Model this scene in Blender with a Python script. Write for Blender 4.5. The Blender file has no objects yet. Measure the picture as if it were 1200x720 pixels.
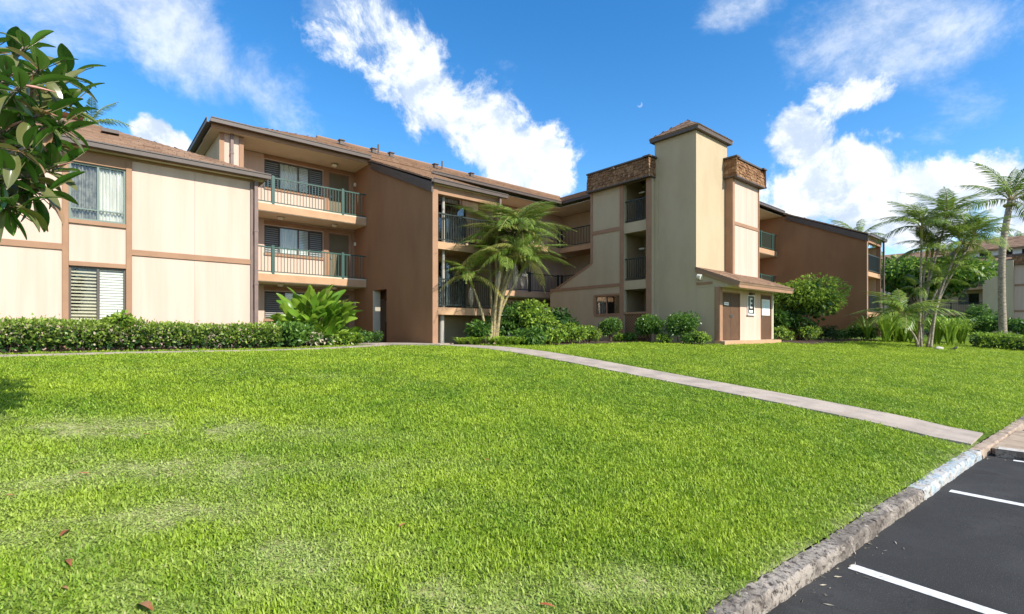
import bpy, math, random
import numpy as np
from mathutils import Vector, Matrix
R = math.radians
random.seed(7); rng = np.random.default_rng(11)
S = bpy.context.scene
COL = S.collection

# ------------------------------------------------------------------ camera
# world axes follow the buildings: +X runs along their long facades, +Y runs away from the car park
cam = bpy.data.cameras.new('camera'); camo = bpy.data.objects.new('camera', cam); COL.objects.link(camo)
cam.sensor_width = 36; cam.lens = 585 / 1200 * 36; cam.shift_y = 28 / 1200
cam.clip_start = .05; cam.clip_end = 6000
YAW = math.atan2(.65, .76)
camo.location = (0, 0, .5); camo.rotation_euler = (R(90), 0, -YAW)
S.camera = camo

# ------------------------------------------------------------------ light
TO_SUN = Vector((.17 * math.cos(R(38.5)), -.985 * math.cos(R(38.5)), math.sin(R(38.5)))).normalized()
sun = bpy.data.lights.new('sun', 'SUN'); suno = bpy.data.objects.new('sun', sun); COL.objects.link(suno)
sun.energy = 4.4; sun.angle = R(.53); sun.color = (1, .95, .87)
suno.rotation_euler = TO_SUN.to_track_quat('Z', 'Y').to_euler(); suno.location = (5, -10, 30)

S.view_settings.view_transform = 'Standard'; S.view_settings.look = 'None'
S.view_settings.gamma = 1; S.view_settings.exposure = .68
S.cycles.use_denoising = True
S.cycles.max_bounces = 6; S.cycles.transparent_max_bounces = 12

class NT:
    """small node-tree helper"""
    def __init__(s, tree): s.t = tree; s.n = tree.nodes; s.l = tree.links
    def add(s, typ, ins=None, **kw):
        nd = s.n.new(typ)
        for k, v in kw.items(): setattr(nd, k, v)
        for k, v in (ins or {}).items(): s.set(nd.inputs[k], v)
        return nd
    def set(s, sock, v):
        if isinstance(v, bpy.types.NodeSocket): s.l.new(v, sock)
        else: sock.default_value = v
    def math(s, op, a, b=0., c=0., clamp=False):
        nd = s.n.new('ShaderNodeMath'); nd.operation = op; nd.use_clamp = clamp
        s.set(nd.inputs[0], a); s.set(nd.inputs[1], b); s.set(nd.inputs[2], c)
        return nd.outputs[0]
    def ramp(s, v, a, b, lo=0., hi=1., smooth=True):
        nd = s.n.new('ShaderNodeMapRange'); nd.interpolation_type = 'SMOOTHSTEP' if smooth else 'LINEAR'
        s.set(nd.inputs[0], v); nd.inputs[1].default_value = a; nd.inputs[2].default_value = b
        nd.inputs[3].default_value = lo; nd.inputs[4].default_value = hi
        return nd.outputs[0]
    def noise(s, vec, scale, detail=3, rough=.5, dist=0.):
        nd = s.add('ShaderNodeTexNoise', {'Scale': scale, 'Detail': detail, 'Roughness': rough, 'Distortion': dist})
        if vec is not None: s.l.new(vec, nd.inputs['Vector'])
        return nd.outputs[0]
    def mix(s, f, a, b, blend='MIX'):
        nd = s.n.new('ShaderNodeMix'); nd.data_type = 'RGBA'; nd.blend_type = blend
        s.set(nd.inputs[0], f)
        s.set(nd.inputs[6], a if isinstance(a, bpy.types.NodeSocket) else (*a[:3], 1))
        s.set(nd.inputs[7], b if isinstance(b, bpy.types.NodeSocket) else (*b[:3], 1))
        return nd.outputs[2]

def build_world():
    w = bpy.data.worlds.new('World'); S.world = w; w.use_nodes = True
    t = NT(w.node_tree); t.n.clear()
    sky = t.add('ShaderNodeTexSky'); sky.sky_type = 'NISHITA'; sky.sun_disc = False
    sky.sun_elevation = R(38.5); sky.sun_rotation = math.atan2(TO_SUN.x, TO_SUN.y)
    sky.air_density = 1.0; sky.dust_density = .25; sky.ozone_density = 2.2; sky.altitude = 0
    hs = t.add('ShaderNodeHueSaturation', {'Hue': .501, 'Saturation': 1.36, 'Value': 1.44, 'Color': sky.outputs[0]})
    D = t.add('ShaderNodeTexCoord').outputs['Generated']
    rot = t.add('ShaderNodeVectorRotate', {'Vector': D, 'Angle': YAW}, rotation_type='Z_AXIS')
    sp = t.add('ShaderNodeSeparateXYZ', {'Vector': rot.outputs[0]})
    az = t.math('ARCTAN2', sp.outputs[0], sp.outputs[1]); el = t.math('ARCSINE', sp.outputs[2])
    ae = t.add('ShaderNodeCombineXYZ', {'X': az, 'Y': el}).outputs[0]
    wob = t.add('ShaderNodeTexNoise', {'Vector': D, 'Scale': 5.5, 'Detail': 6., 'Roughness': .6})
    off = t.add('ShaderNodeVectorMath', {0: wob.outputs[1], 1: (.5, .5, .5)}, operation='SUBTRACT')
    off2 = t.add('ShaderNodeVectorMath', {0: off.outputs[0], 'Scale': .095}, operation='SCALE')
    aew = t.add('ShaderNodeVectorMath', {0: ae, 1: off2.outputs[0]}, operation='ADD').outputs[0]
    # cloud banks: azimuth / elevation of the centre and half sizes in radians, tilt, strength
    def blob(px, py, rx, ry, rot, k):
        kx = (px - 600) / 585; a = math.atan(kx); c = 1 / math.sqrt(1 + kx * kx)
        e = math.atan((388 - py) / 585 * c)
        return (a, e, rx / 585 * c * c, ry / 585 * c, R(rot), k)
    dense = [blob(430, 50, 110, 66, -38, .62), blob(500, 105, 130, 66, -38, .74), blob(575, 150, 105, 62, -30, .82), blob(625, 185, 72, 52, 0, 1.15),
             blob(645, 215, 50, 34, 0, 1.1), blob(185, 165, 44, 28, 0, 1.15),
             blob(1000, 110, 85, 40, 5, .8), blob(935, 172, 62, 50, 40, .95), blob(985, 215, 120, 62, 0, 1.2),
             blob(1040, 160, 60, 40, 0, .7), blob(1060, 240, 150, 60, 0, 1.2), blob(1175, 215, 66, 50, 0, 1.05), blob(1250, 240, 150, 70, 0, 1.1),
             blob(920, 260, 80, 40, 0, .9)]
    wispy = [blob(1040, 42, 230, 80, -6, 1.15), blob(865, 6, 75, 36, 0, 1.1), blob(200, 40, 230, 75, -20, 1.15), blob(60, 10, 190, 70, 0, 1.15),
             blob(330, 130, 150, 60, -40, .85), blob(420, 15, 130, 60, -30, .8), blob(300, 90, 130, 65, -35, .85), blob(590, 90, 70, 30, -40, .6), blob(1130, 130, 90, 70, 0, .45)]
    def field(lst, src):
        acc = None
        for (a, e, rx, ry, ro, k) in lst:
            mp = t.add('ShaderNodeMapping', {'Vector': src, 'Location': (a, e, 0), 'Rotation': (0, 0, ro), 'Scale': (rx, ry, 1)}, vector_type='TEXTURE')
            ln = t.add('ShaderNodeVectorMath', {0: mp.outputs[0]}, operation='LENGTH').outputs['Value']
            m = t.ramp(ln, 1.25, .1, 0, k)
            acc = m if acc is None else t.math('MAXIMUM', acc, m)
        return acc
    n1 = t.noise(D, 8.5, 11, .66, .25); n2 = t.noise(t.add('ShaderNodeMapping', {'Vector': D, 'Rotation': (.3, .5, .2), 'Scale': (1.25, .9, 1.5)}).outputs[0], 4.6, 11, .7, .35)
    behind = t.math('MULTIPLY', t.ramp(t.math('ABSOLUTE', az), .9, 1.2), t.ramp(t.noise(D, 2.1, 2), .47, .62))   # the same broken cloud all round
    f1 = t.math('ADD', t.math('MAXIMUM', field(dense, aew), behind), t.math('MULTIPLY', t.math('SUBTRACT', n1, .5), 1.9))
    c1 = t.ramp(f1, .36, .74)
    f2 = t.math('ADD', field(wispy, aew), t.math('MULTIPLY', t.math('SUBTRACT', n2, .5), 2.3))
    c2 = t.math('MULTIPLY', t.ramp(f2, .42, 1.4), .68)
    cov = t.math('MAXIMUM', c1, c2)
    # the side of each puff that faces up and towards the sun is bright, the other side blue grey
    Do = t.add('ShaderNodeVectorMath', {0: D, 1: tuple(TO_SUN * .012 + Vector((0, 0, .022)))}, operation='ADD').outputs[0]
    n1o = t.noise(Do, 8.5, 11, .66, .25)
    relief = t.ramp(t.math('SUBTRACT', n1, n1o), -.09, .09)
    thick = t.ramp(t.noise(D, 5.5, 6, .58), .42, .68)
    lit = t.math('ADD', t.math('MULTIPLY', thick, .55), t.math('MULTIPLY', relief, .62), clamp=True)
    ccol = t.mix(lit, (3.9, 4.7, 5.9), (7.7, 7.8, 7.9))
    full = t.mix(cov, hs.outputs[0], ccol)
    # daytime half moon
    k = (750 - 600) / 585; mv = Vector((k, 1, (388 - 123) / 585)).normalized()
    MD = Matrix.Rotation(-YAW, 3, 'Z') @ mv
    dm = t.add('ShaderNodeVectorMath', {0: D, 1: MD}, operation='DISTANCE').outputs['Value']
    dc = t.add('ShaderNodeVectorMath', {0: D, 1: MD + Vector((-.0026, 0, .0014))}, operation='DISTANCE').outputs['Value']
    moon = t.math('MULTIPLY', t.ramp(dm, .0052, .0036), t.ramp(dc, .0030, .0048))
    full = t.mix(t.math('MULTIPLY', moon, .24), full, (7, 7.6, 8.2))
    bg = t.add('ShaderNodeBackground', {'Color': full, 'Strength': .105})
    o = t.add('ShaderNodeOutputWorld'); t.l.new(bg.outputs[0], o.inputs[0])
build_world()

# ------------------------------------------------------------------ materials
MATS = {}
def mat(name, col, rough=.8, col2=None, nscale=3., bump=0., bscale=40., spec=.3, metal=0., var=.0, stretch=(1, 1, 1), detail=4):
    """principled material; col2 blends in with noise; bump gives fine relief; var varies per object"""
    m = bpy.data.materials.new(name); m.use_nodes = True; MATS[name] = m
    t = NT(m.node_tree); b = t.n['Principled BSDF']
    tc = t.add('ShaderNodeTexCoord').outputs['Object']
    geo = t.add('ShaderNodeNewGeometry').outputs['Position']
    vec = t.add('ShaderNodeMapping', {'Vector': geo, 'Scale': stretch}).outputs[0]
    c = t.add('ShaderNodeRGB').outputs[0]; c.default_value = (*col, 1)
    if col2:
        n = t.noise(vec, nscale, detail, .6)
        c = t.mix(t.ramp(n, .35, .68), c, col2)
    if var:
        oi = t.add('ShaderNodeObjectInfo').outputs['Random']
        c = t.mix(1., c, t.add('ShaderNodeCombineColor', {0: t.ramp(oi, 0, 1, 1 - var, 1 + var, False), 1: t.ramp(oi, 0, 1, 1 - var, 1 + var, False), 2: t.ramp(oi, 0, 1, 1 - var, 1 + var, False)}).outputs[0], 'MULTIPLY')
    t.l.new(c, b.inputs['Base Color'])
    b.inputs['Roughness'].default_value = rough; b.inputs['Specular IOR Level'].default_value = spec; b.inputs['Metallic'].default_value = metal
    if bump:
        bn = t.add('ShaderNodeBump', {'Strength': bump, 'Distance': .02, 'Height': t.noise(vec, bscale, 5, .6)})
        t.l.new(bn.outputs[0], b.inputs['Normal'])
    return m

def leafmat(name, c1, c2, under=None, rough=.45, trans=.35, tcol=None, spec=.4, dry=None):
    """two-colour leaf with light shining through; 'rnd' point attribute varies each leaf"""
    m = bpy.data.materials.new(name); m.use_nodes = True; MATS[name] = m
    t = NT(m.node_tree); b = t.n['Principled BSDF']; out = t.n['Material Output']
    at = t.add('ShaderNodeAttribute', attribute_name='rnd').outputs['Fac']
    oi = t.add('ShaderNodeObjectInfo').outputs['Random']
    f = t.math('FRACT', t.math('ADD', at, oi))
    c = t.mix(f, c1, c2)
    if dry: c = t.mix(t.ramp(f, .93, .97), c, dry)
    if under:
        c = t.mix(t.add('ShaderNodeNewGeometry').outputs['Backfacing'], c, under)
    t.l.new(c, b.inputs['Base Color']); b.inputs['Roughness'].default_value = rough; b.inputs['Specular IOR Level'].default_value = spec
    tr = t.add('ShaderNodeBsdfTranslucent', {'Color': t.mix(.6, c, tcol) if tcol else c})
    mx = t.add('ShaderNodeMixShader', {0: trans, 1: b.outputs[0], 2: tr.outputs[0]})
    t.l.new(mx.outputs[0], out.inputs[0])
    return m

mat('cream_siding', (.595, .442, .355), .75, (.535, .392, .308), 1.5, .12, 25, stretch=(2.4, 2.4, .13), var=.014)
mat('stucco', (.475, .378, .243), .9, (.435, .342, .215), 1.3, .22, 60, stretch=(1, 1, .35), detail=7)
mat('shade_tone_wall', (.47, .375, .24), .85, (.42, .325, .20), 1., .1, 40)  # walls out of the sun, with their shade mixed into the colour
mat('trim', (.34, .195, .115), .7, (.30, .17, .10), 2., .15, 30)
mat('slab_edge', (.50, .31, .175), .75, (.45, .27, .15), 2.)
mat('brown_stucco', (.30, .162, .082), .92, (.255, .135, .067), .8, .25, 60, stretch=(1, 1, .4), detail=7)
mat('brown_door', (.115, .06, .032), .6, (.098, .05, .027), 3.)
mat('soffit', (.60, .53, .40), .85, (.56, .49, .36), 2.)
mat('gutter', (.10, .075, .06), .45, (.085, .065, .052), 4., spec=.4)
mat('downspout', (.20, .14, .12), .5, (.17, .12, .10), 4.)
mat('green_rail', (.04, .092, .074), .4, spec=.4)
mat('dark_rail', (.018, .03, .026), .45, spec=.4)
mat('pale_rail', (.36, .34, .29), .5)
mat('window_frame', (.10, .085, .07), .5)
mat('frame_green', (.16, .21, .18), .5)
mat('blind', (.82, .79, .73), .7)
mat('blind_grey', (.24, .235, .22), .7)
mat('louvre', (.26, .27, .26), .4, spec=.5)
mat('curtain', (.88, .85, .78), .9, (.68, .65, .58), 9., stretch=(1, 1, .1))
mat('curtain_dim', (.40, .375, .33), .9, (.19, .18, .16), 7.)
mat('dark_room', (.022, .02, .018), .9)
mat('door_olive', (.16, .13, .075), .5, (.145, .115, .065), 2.)
mat('white_paint', (.78, .77, .73), .55, (.72, .70, .66), 8.)
mat('black_sign', (.012, .012, .012), .4)
mat('metal', (.35, .35, .34), .35, metal=.8)
mat('lamp_glass', (.8, .74, .6), .3)
mat('concrete', (.42, .35, .285), .9, (.30, .25, .205), 2.2, .25, 70, detail=8)
mat('soil', (.085, .052, .035), .95, (.05, .032, .022), 5., .5, 30)
mat('bark_grey', (.24, .20, .155), .9, (.14, .115, .09), 9., .5, 30, stretch=(1, 1, .4))
mat('bark_brown', (.15, .10, .07), .9, (.09, .06, .04), 6., .5, 25)
mat('palm_stem', (.42, .33, .16), .8, (.24, .20, .09), 7., .4, 20, stretch=(1, 1, 2))
mat('palm_grey', (.40, .34, .25), .9, (.20, .165, .12), 7., .4, 20, stretch=(1, 1, 2.5))
mat('stone', (.5, .47, .42), .9, (.4, .37, .32), 9., .3, 40)
mat('paint_line', (.74, .74, .72), .8, (.50, .50, .485), 22., .1, 90, detail=8)
mat('bird', (.02, .018, .016), .7)
mat('bill', (.5, .35, .06), .5)
mat('dead_leaf', (.30, .075, .03), .7, (.36, .18, .08), 9.)
mat('petal_pink', (.62, .30, .25), .5)
mat('far_roof', (.36, .17, .10), .9, (.30, .14, .085), 3.)

def shingle_mat(name, c1, c2, c3):
    m = bpy.data.materials.new(name); m.use_nodes = True; MATS[name] = m
    t = NT(m.node_tree); b = t.n['Principled BSDF']
    at = t.add('ShaderNodeAttribute', attribute_name='rnd').outputs['Fac']
    c = t.mix(t.ramp(at, .0, .6, smooth=False), c1, c2); c = t.mix(t.ramp(at, .7, 1., smooth=False), c, c3)
    g = t.add('ShaderNodeNewGeometry').outputs['Position']
    c = t.mix(t.ramp(t.noise(g, .9, 4), .3, .75, 0, .45), c, tuple(x * .62 for x in c1))
    t.l.new(c, b.inputs['Base Color']); b.inputs['Roughness'].default_value = .95; b.inputs['Specular IOR Level'].default_value = .1
    bn = t.add('ShaderNodeBump', {'Strength': .4, 'Distance': .01, 'Height': t.noise(g, 90, 3)})
    t.l.new(bn.outputs[0], b.inputs['Normal'])
shingle_mat('roof_shingle', (.285, .18, .118), (.335, .22, .148), (.19, .115, .078))
shingle_mat('shake', (.30, .165, .085), (.17, .088, .045), (.37, .23, .125))

def glass_mat():
    m = bpy.data.materials.new('glass'); m.use_nodes = True; MATS['glass'] = m
    t = NT(m.node_tree); t.n.remove(t.n['Principled BSDF']); out = t.n['Material Output']
    fr = t.add('ShaderNodeFresnel', {'IOR': 1.55})
    f = t.math('ADD', t.math('MULTIPLY', fr.outputs[0], .65), .0, clamp=True)
    tr = t.add('ShaderNodeBsdfTransparent', {'Color': (.93, .95, .94, 1)})
    gl = t.add('ShaderNodeBsdfGlossy', {'Color': (1, 1, 1, 1), 'Roughness': .02})
    mx = t.add('ShaderNodeMixShader', {0: f, 1: tr.outputs[0], 2: gl.outputs[0]})
    t.l.new(mx.outputs[0], out.inputs[0])
glass_mat()

def asphalt_mat():
    m = bpy.data.materials.new('asphalt'); m.use_nodes = True; MATS['asphalt'] = m
    t = NT(m.node_tree); b = t.n['Principled BSDF']; g = t.add('ShaderNodeNewGeometry').outputs['Position']
    c = t.mix(t.ramp(t.noise(g, 1.1, 5, .6), .38, .7), (.040, .0395, .039), (.058, .057, .056))
    sp = t.ramp(t.noise(g, 120, 3, .7), .56, .70); c = t.mix(t.math('MULTIPLY', sp, .6), c, (.17, .165, .155))
    vo = t.add('ShaderNodeTexVoronoi', {'Vector': t.add('ShaderNodeVectorMath', {0: g, 1: t.add('ShaderNodeTexNoise', {'Vector': g, 'Scale': 3., 'Detail': 5.}).outputs[1]}, operation='ADD').outputs[0], 'Scale': .55}, feature='DISTANCE_TO_EDGE')
    c = t.mix(t.math('MULTIPLY', t.ramp(vo.outputs['Distance'], .006, .001), .25), c, (.014, .013, .012))
    st = t.ramp(t.noise(g, .8, 3), .56, .68); c = t.mix(t.math('MULTIPLY', st, .45), c, (.02, .019, .018))
    sc = t.ramp(t.noise(t.add('ShaderNodeMapping', {'Vector': g, 'Scale': (1.2, .35, 1)}).outputs[0], 2.6, 5, .65, 1.), .6, .72)
    c = t.mix(t.math('MULTIPLY', sc, .4), c, (.085, .083, .08))
    t.l.new(c, b.inputs['Base Color']); b.inputs['Roughness'].default_value = .95; b.inputs['Specular IOR Level'].default_value = .12
    bn = t.add('ShaderNodeBump', {'Strength': .55, 'Distance': .012, 'Height': t.noise(g, 160, 4, .7)})
    t.l.new(bn.outputs[0], b.inputs['Normal'])
asphalt_mat()

def kerb_mat(name, blue):
    m = bpy.data.materials.new(name); m.use_nodes = True; MATS[name] = m
    t = NT(m.node_tree); b = t.n['Principled BSDF']; g = t.add('ShaderNodeNewGeometry').outputs['Position']
    c = t.mix(t.ramp(t.noise(g, 3.5, 8, .7), .4, .62), (.35, .30, .245), (.14, .115, .092))
    c = t.mix(t.ramp(t.noise(g, 24, 7, .75), .49, .6), c, (.06, .046, .036))
    c = t.mix(t.ramp(t.noise(g, 11, 6, .7), .6, .72), c, (.55, .48, .39))
    if blue:
        p = t.mix(t.ramp(t.noise(g, 7, 5, .6), .45, .6), (.45, .44, .41), (.32, .395, .44))
        c = t.mix(t.ramp(t.noise(g, 9, 8, .75), .60, .52), c, p)
    t.l.new(c, b.inputs['Base Color']); b.inputs['Roughness'].default_value = .95
    bn = t.add('ShaderNodeBump', {'Strength': .7, 'Distance': .02, 'Height': t.noise(g, 45, 6, .7)})
    t.l.new(bn.outputs[0], b.inputs['Normal'])
kerb_mat('kerb', False); mat('worn_white', (.58, .56, .52), .9, (.40, .34, .28), 7., .3, 60, detail=8); mat('kerb_tan', (.40, .31, .23), .92, (.27, .20, .15), 6., .4, 60, detail=8); kerb_mat('kerb_blue', True)

def lawn_mat():
    m = bpy.data.materials.new('lawn_ground'); m.use_nodes = True; MATS['lawn_ground'] = m
    t = NT(m.node_tree); b = t.n['Principled BSDF']; g = t.add('ShaderNodeNewGeometry').outputs['Position']
    dry = t.add('ShaderNodeAttribute', attribute_name='dry').outputs['Fac']
    n = t.noise(g, 13, 6, .65)
    green = t.mix(t.ramp(n, .35, .65), (.035, .075, .008), (.12, .19, .016))
    tan = t.mix(t.ramp(n, .38, .62), (.36, .37, .14), (.55, .50, .28))
    c = t.mix(t.math('ADD', dry, t.math('MULTIPLY', t.math('SUBTRACT', t.noise(g, 4, 5, .65), .5), .7), clamp=True), green, tan)
    t.l.new(c, b.inputs['Base Color']); b.inputs['Roughness'].default_value = 1; b.inputs['Specular IOR Level'].default_value = .1
    bn = t.add('ShaderNodeBump', {'Strength': .8, 'Distance': .04, 'Height': t.noise(g, 22, 6, .7)})
    t.l.new(bn.outputs[0], b.inputs['Normal'])
lawn_mat()

def grass_mat():
    m = bpy.data.materials.new('grass'); m.use_nodes = True; MATS['grass'] = m
    t = NT(m.node_tree); b = t.n['Principled BSDF']; out = t.n['Material Output']
    dry = t.add('ShaderNodeAttribute', attribute_name='dry', attribute_type='INSTANCER').outputs['Fac']
    hue = t.add('ShaderNodeAttribute', attribute_name='hue', attribute_type='INSTANCER').outputs['Fac']
    rnd = t.add('ShaderNodeAttribute', attribute_name='rnd').outputs['Fac']
    c = t.mix(hue, (.13, .27, .014), (.39, .515, .034))
    c = t.mix(t.ramp(rnd, .75, 1., 0, .55), c, (.55, .60, .12))
    c = t.mix(t.math('MULTIPLY', dry, .85), c, (.44, .52, .17))
    c = t.mix(t.math('MULTIPLY', t.ramp(rnd, .0, .12, 1, 0), t.ramp(dry, .1, .7, .25, 1.)), c, (.50, .46, .22))
    t.l.new(c, b.inputs['Base Color']); b.inputs['Roughness'].default_value = .5; b.inputs['Specular IOR Level'].default_value = .25
    tr = t.add('ShaderNodeBsdfTranslucent', {'Color': c})
    mx = t.add('ShaderNodeMixShader', {0: .35, 1: b.outputs[0], 2: tr.outputs[0]})
    t.l.new(mx.outputs[0], out.inputs[0])
grass_mat()

leafmat('hedge_leaf', (.12, .23, .03), (.36, .46, .08), rough=.4, trans=.3)
leafmat('hedge_pale', (.58, .50, .38), (.40, .34, .22), rough=.6, trans=.2)
leafmat('shrub_leaf', (.045, .13, .02), (.17, .30, .045), rough=.35, trans=.3)
leafmat('bright_leaf', (.16, .29, .03), (.36, .48, .06), rough=.4, trans=.35)
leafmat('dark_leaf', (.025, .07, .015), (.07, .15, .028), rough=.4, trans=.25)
leafmat('red_leaf', (.16, .05, .035), (.10, .11, .03), rough=.4, trans=.3)
leafmat('paddle_leaf', (.12, .26, .022), (.28, .42, .045), rough=.32, trans=.4, dry=(.36, .30, .10))
leafmat('frond_leaf', (.10, .19, .025), (.26, .34, .055), rough=.4, trans=.3)
leafmat('frond_yellow', (.24, .29, .05), (.42, .38, .10), rough=.45, trans=.3)
leafmat('frond_dead', (.42, .39, .32), (.28, .25, .19), rough=.8, trans=.2)
leafmat('rubber_leaf', (.04, .14, .016), (.12, .25, .03), under=(.15, .16, .055), rough=.2, trans=.24, spec=.55)
leafmat('rubber_yellow', (.36, .27, .11), (.28, .30, .07), under=(.38, .23, .12), rough=.28, trans=.2, spec=.5)
# ------------------------------------------------------------------ object helpers
def link(o, parent=None):
    COL.objects.link(o)
    if parent is not None: o.parent = parent
    return o

def tag(o, label=None, cat=None, group=None, kind=None):
    if label: o['label'] = label
    if cat: o['category'] = cat
    if group: o['group'] = group
    if kind: o['kind'] = kind
    return o

def thing(name, label, cat, loc=(0, 0, 0), group=None):
    o = bpy.data.objects.new(name, None); link(o); o.location = loc; o.empty_display_size = .2
    return tag(o, label, cat, group)

def new_mesh(name, V, Fc, m, smooth=False, rnd=None):
    me = bpy.data.meshes.new(name); me.from_pydata([tuple(v) for v in V], [], [tuple(f) for f in Fc])
    for mm in (m if isinstance(m, (list, tuple)) else [m]): me.materials.append(MATS[mm] if isinstance(mm, str) else mm)
    if smooth: me.polygons.foreach_set('use_smooth', [True] * len(me.polygons))
    if rnd is not None:
        a = me.attributes.new('rnd', 'FLOAT', 'POINT'); a.data.foreach_set('value', np.asarray(rnd, dtype=np.float32))
    return me

def fast_mesh(name, V, nper, m, rnd=None, smooth=False):
    """V: (N, nper, 3) separate polygons"""
    V = np.asarray(V, dtype=np.float32); N = len(V)
    me = bpy.data.meshes.new(name); me.vertices.add(N * nper); me.vertices.foreach_set('co', V.reshape(-1))
    me.loops.add(N * nper); me.loops.foreach_set('vertex_index', np.arange(N * nper, dtype=np.int32))
    me.polygons.add(N); me.polygons.foreach_set('loop_start', np.arange(N, dtype=np.int32) * nper)
    for mm in (m if isinstance(m, (list, tuple)) else [m]): me.materials.append(MATS[mm])
    if rnd is not None:
        a = me.attributes.new('rnd', 'FLOAT', 'POINT'); a.data.foreach_set('value', np.repeat(np.asarray(rnd, dtype=np.float32), nper))
    me.update(calc_edges=True)
    if smooth: me.polygons.foreach_set('use_smooth', [True] * N)
    return me

def obj(name, me, parent=None, kind=None):
    o = bpy.data.objects.new(name, me); link(o, parent)
    if kind: o['kind'] = kind
    return o

BOXF = [(0, 3, 2, 1), (4, 5, 6, 7), (0, 1, 5, 4), (1, 2, 6, 5), (2, 3, 7, 6), (3, 0, 4, 7)]
class MB:
    """collects boxes, bars, tubes and polygons for ONE mesh object"""
    def __init__(s): s.V = []; s.F = []
    def box(s, x0, x1, y0, y1, z0, z1):
        x0, x1 = min(x0, x1), max(x0, x1); y0, y1 = min(y0, y1), max(y0, y1); z0, z1 = min(z0, z1), max(z0, z1)
        k = len(s.V); s.V += [(x0, y0, z0), (x1, y0, z0), (x1, y1, z0), (x0, y1, z0), (x0, y0, z1), (x1, y0, z1), (x1, y1, z1), (x0, y1, z1)]
        s.F += [tuple(k + i for i in f) for f in BOXF]; return s
    def prism(s, poly, axis, a0, a1):
        """poly in the two other axes (order x,y,z without axis), extruded along axis"""
        n = len(poly); k = len(s.V)
        for a in (a0, a1):
            for (p, q) in poly: s.V.append({'x': (a, p, q), 'y': (p, a, q), 'z': (p, q, a)}[axis])
        s.F.append(tuple(k + i for i in range(n))[::-1]); s.F.append(tuple(k + n + i for i in range(n)))
        for i in range(n):
            j = (i + 1) % n; s.F.append((k + i, k + j, k + n + j, k + n + i))
        return s
    def tube(s, pts, rad, n=6):
        pts = [Vector(p) for p in pts]; k0 = len(s.V)
        rad = rad if isinstance(rad, (list, tuple)) else [rad] * len(pts)
        up = Vector((.31, .17, .93))
        for i, p in enumerate(pts):
            d = (pts[min(i + 1, len(pts) - 1)] - pts[max(i - 1, 0)]).normalized()
            a = d.cross(up)
            if a.length < .05: a = d.cross(Vector((1, 0, 0)))
            a.normalize(); b = d.cross(a)
            for j in range(n):
                th = 2 * math.pi * j / n; s.V.append(p + (a * math.cos(th) + b * math.sin(th)) * rad[i])
        for i in range(len(pts) - 1):
            for j in range(n):
                q = k0 + i * n; s.F.append((q + j, q + (j + 1) % n, q + n + (j + 1) % n, q + n + j))
        s.F.append(tuple(k0 + j for j in range(n))[::-1]); s.F.append(tuple(k0 + (len(pts) - 1) * n + j for j in range(n)))
        return s
    def quad(s, a, b, c, d): k = len(s.V); s.V += [a, b, c, d]; s.F.append((k, k + 1, k + 2, k + 3)); return s
    def build(s, name, m, parent=None, smooth=False, kind=None):
        return obj(name, new_mesh(name, s.V, s.F, m, smooth), parent, kind)

class Face:
    """a vertical wall plane: a runs along the wall, z is up, c is the distance outward from the plane"""
    def __init__(s, axis, pos, out): s.axis = axis; s.pos = pos; s.out = out   # axis 'x': wall runs along x at y=pos
    def bx(s, mb, a0, a1, z0, z1, c0, c1):
        p0 = s.pos + s.out * c0; p1 = s.pos + s.out * c1
        if s.axis == 'x': mb.box(a0, a1, p0, p1, z0, z1)
        else: mb.box(p0, p1, a0, a1, z0, z1)
        return mb
    def one(s, name, m, parent, a0, a1, z0, z1, c0, c1):
        return s.bx(MB(), a0, a1, z0, z1, c0, c1).build(name, m, parent)
    def pt(s, a, z, c):
        p = s.pos + s.out * c
        return (a, p, z) if s.axis == 'x' else (p, a, z)

def wall(name, m, parent, F, a0, a1, z0, z1, holes=(), th=.2, c1=0.):
    """a wall with rectangular openings, one mesh"""
    A = sorted({a0, a1, *[min(max(h[i], a0), a1) for h in holes for i in (0, 1)]}); Z = sorted({z0, z1, *[min(max(h[i], z0), z1) for h in holes for i in (2, 3)]})
    mb = MB()
    for i in range(len(A) - 1):
        run = None
        for j in range(len(Z) - 1):
            am, zm = (A[i] + A[i + 1]) / 2, (Z[j] + Z[j + 1]) / 2
            if any(h[0] < am < h[1] and h[2] < zm < h[3] for h in holes):
                if run is not None: F.bx(mb, A[i], A[i + 1], run, Z[j], c1 - th, c1); run = None
            elif run is None: run = Z[j]
        if run is not None: F.bx(mb, A[i], A[i + 1], run, z1, c1 - th, c1)
    return mb.build(name, m, parent)

def panels(parent, F, a0, a1, z0, z1, w=1.22, c1=.0, th=.03, m='cream_siding'):
    """siding sheets butted with an open joint: each sheet is a part"""
    n = max(1, round((a1 - a0) / w)); st = (a1 - a0) / n
    for i in range(n): F.one('siding_panel', m, parent, a0 + i * st + .0025, a0 + (i + 1) * st - .0025, z0, z1, c1 - th, c1 + (.0015 if i % 2 else 0))

def slats(F, a0, a1, z0, z1, c0, step=.07, tilt=.035, fill=.8):
    mb = MB(); z = z0 + .01
    while z < z1 - .02:
        k = len(mb.V); mb.V += [F.pt(a0, z, c0), F.pt(a1, z, c0), F.pt(a1, z + step * fill, c0 - tilt), F.pt(a0, z + step * fill, c0 - tilt)]
        mb.F.append((k, k + 1, k + 2, k + 3)); z += step
    return mb

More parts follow.
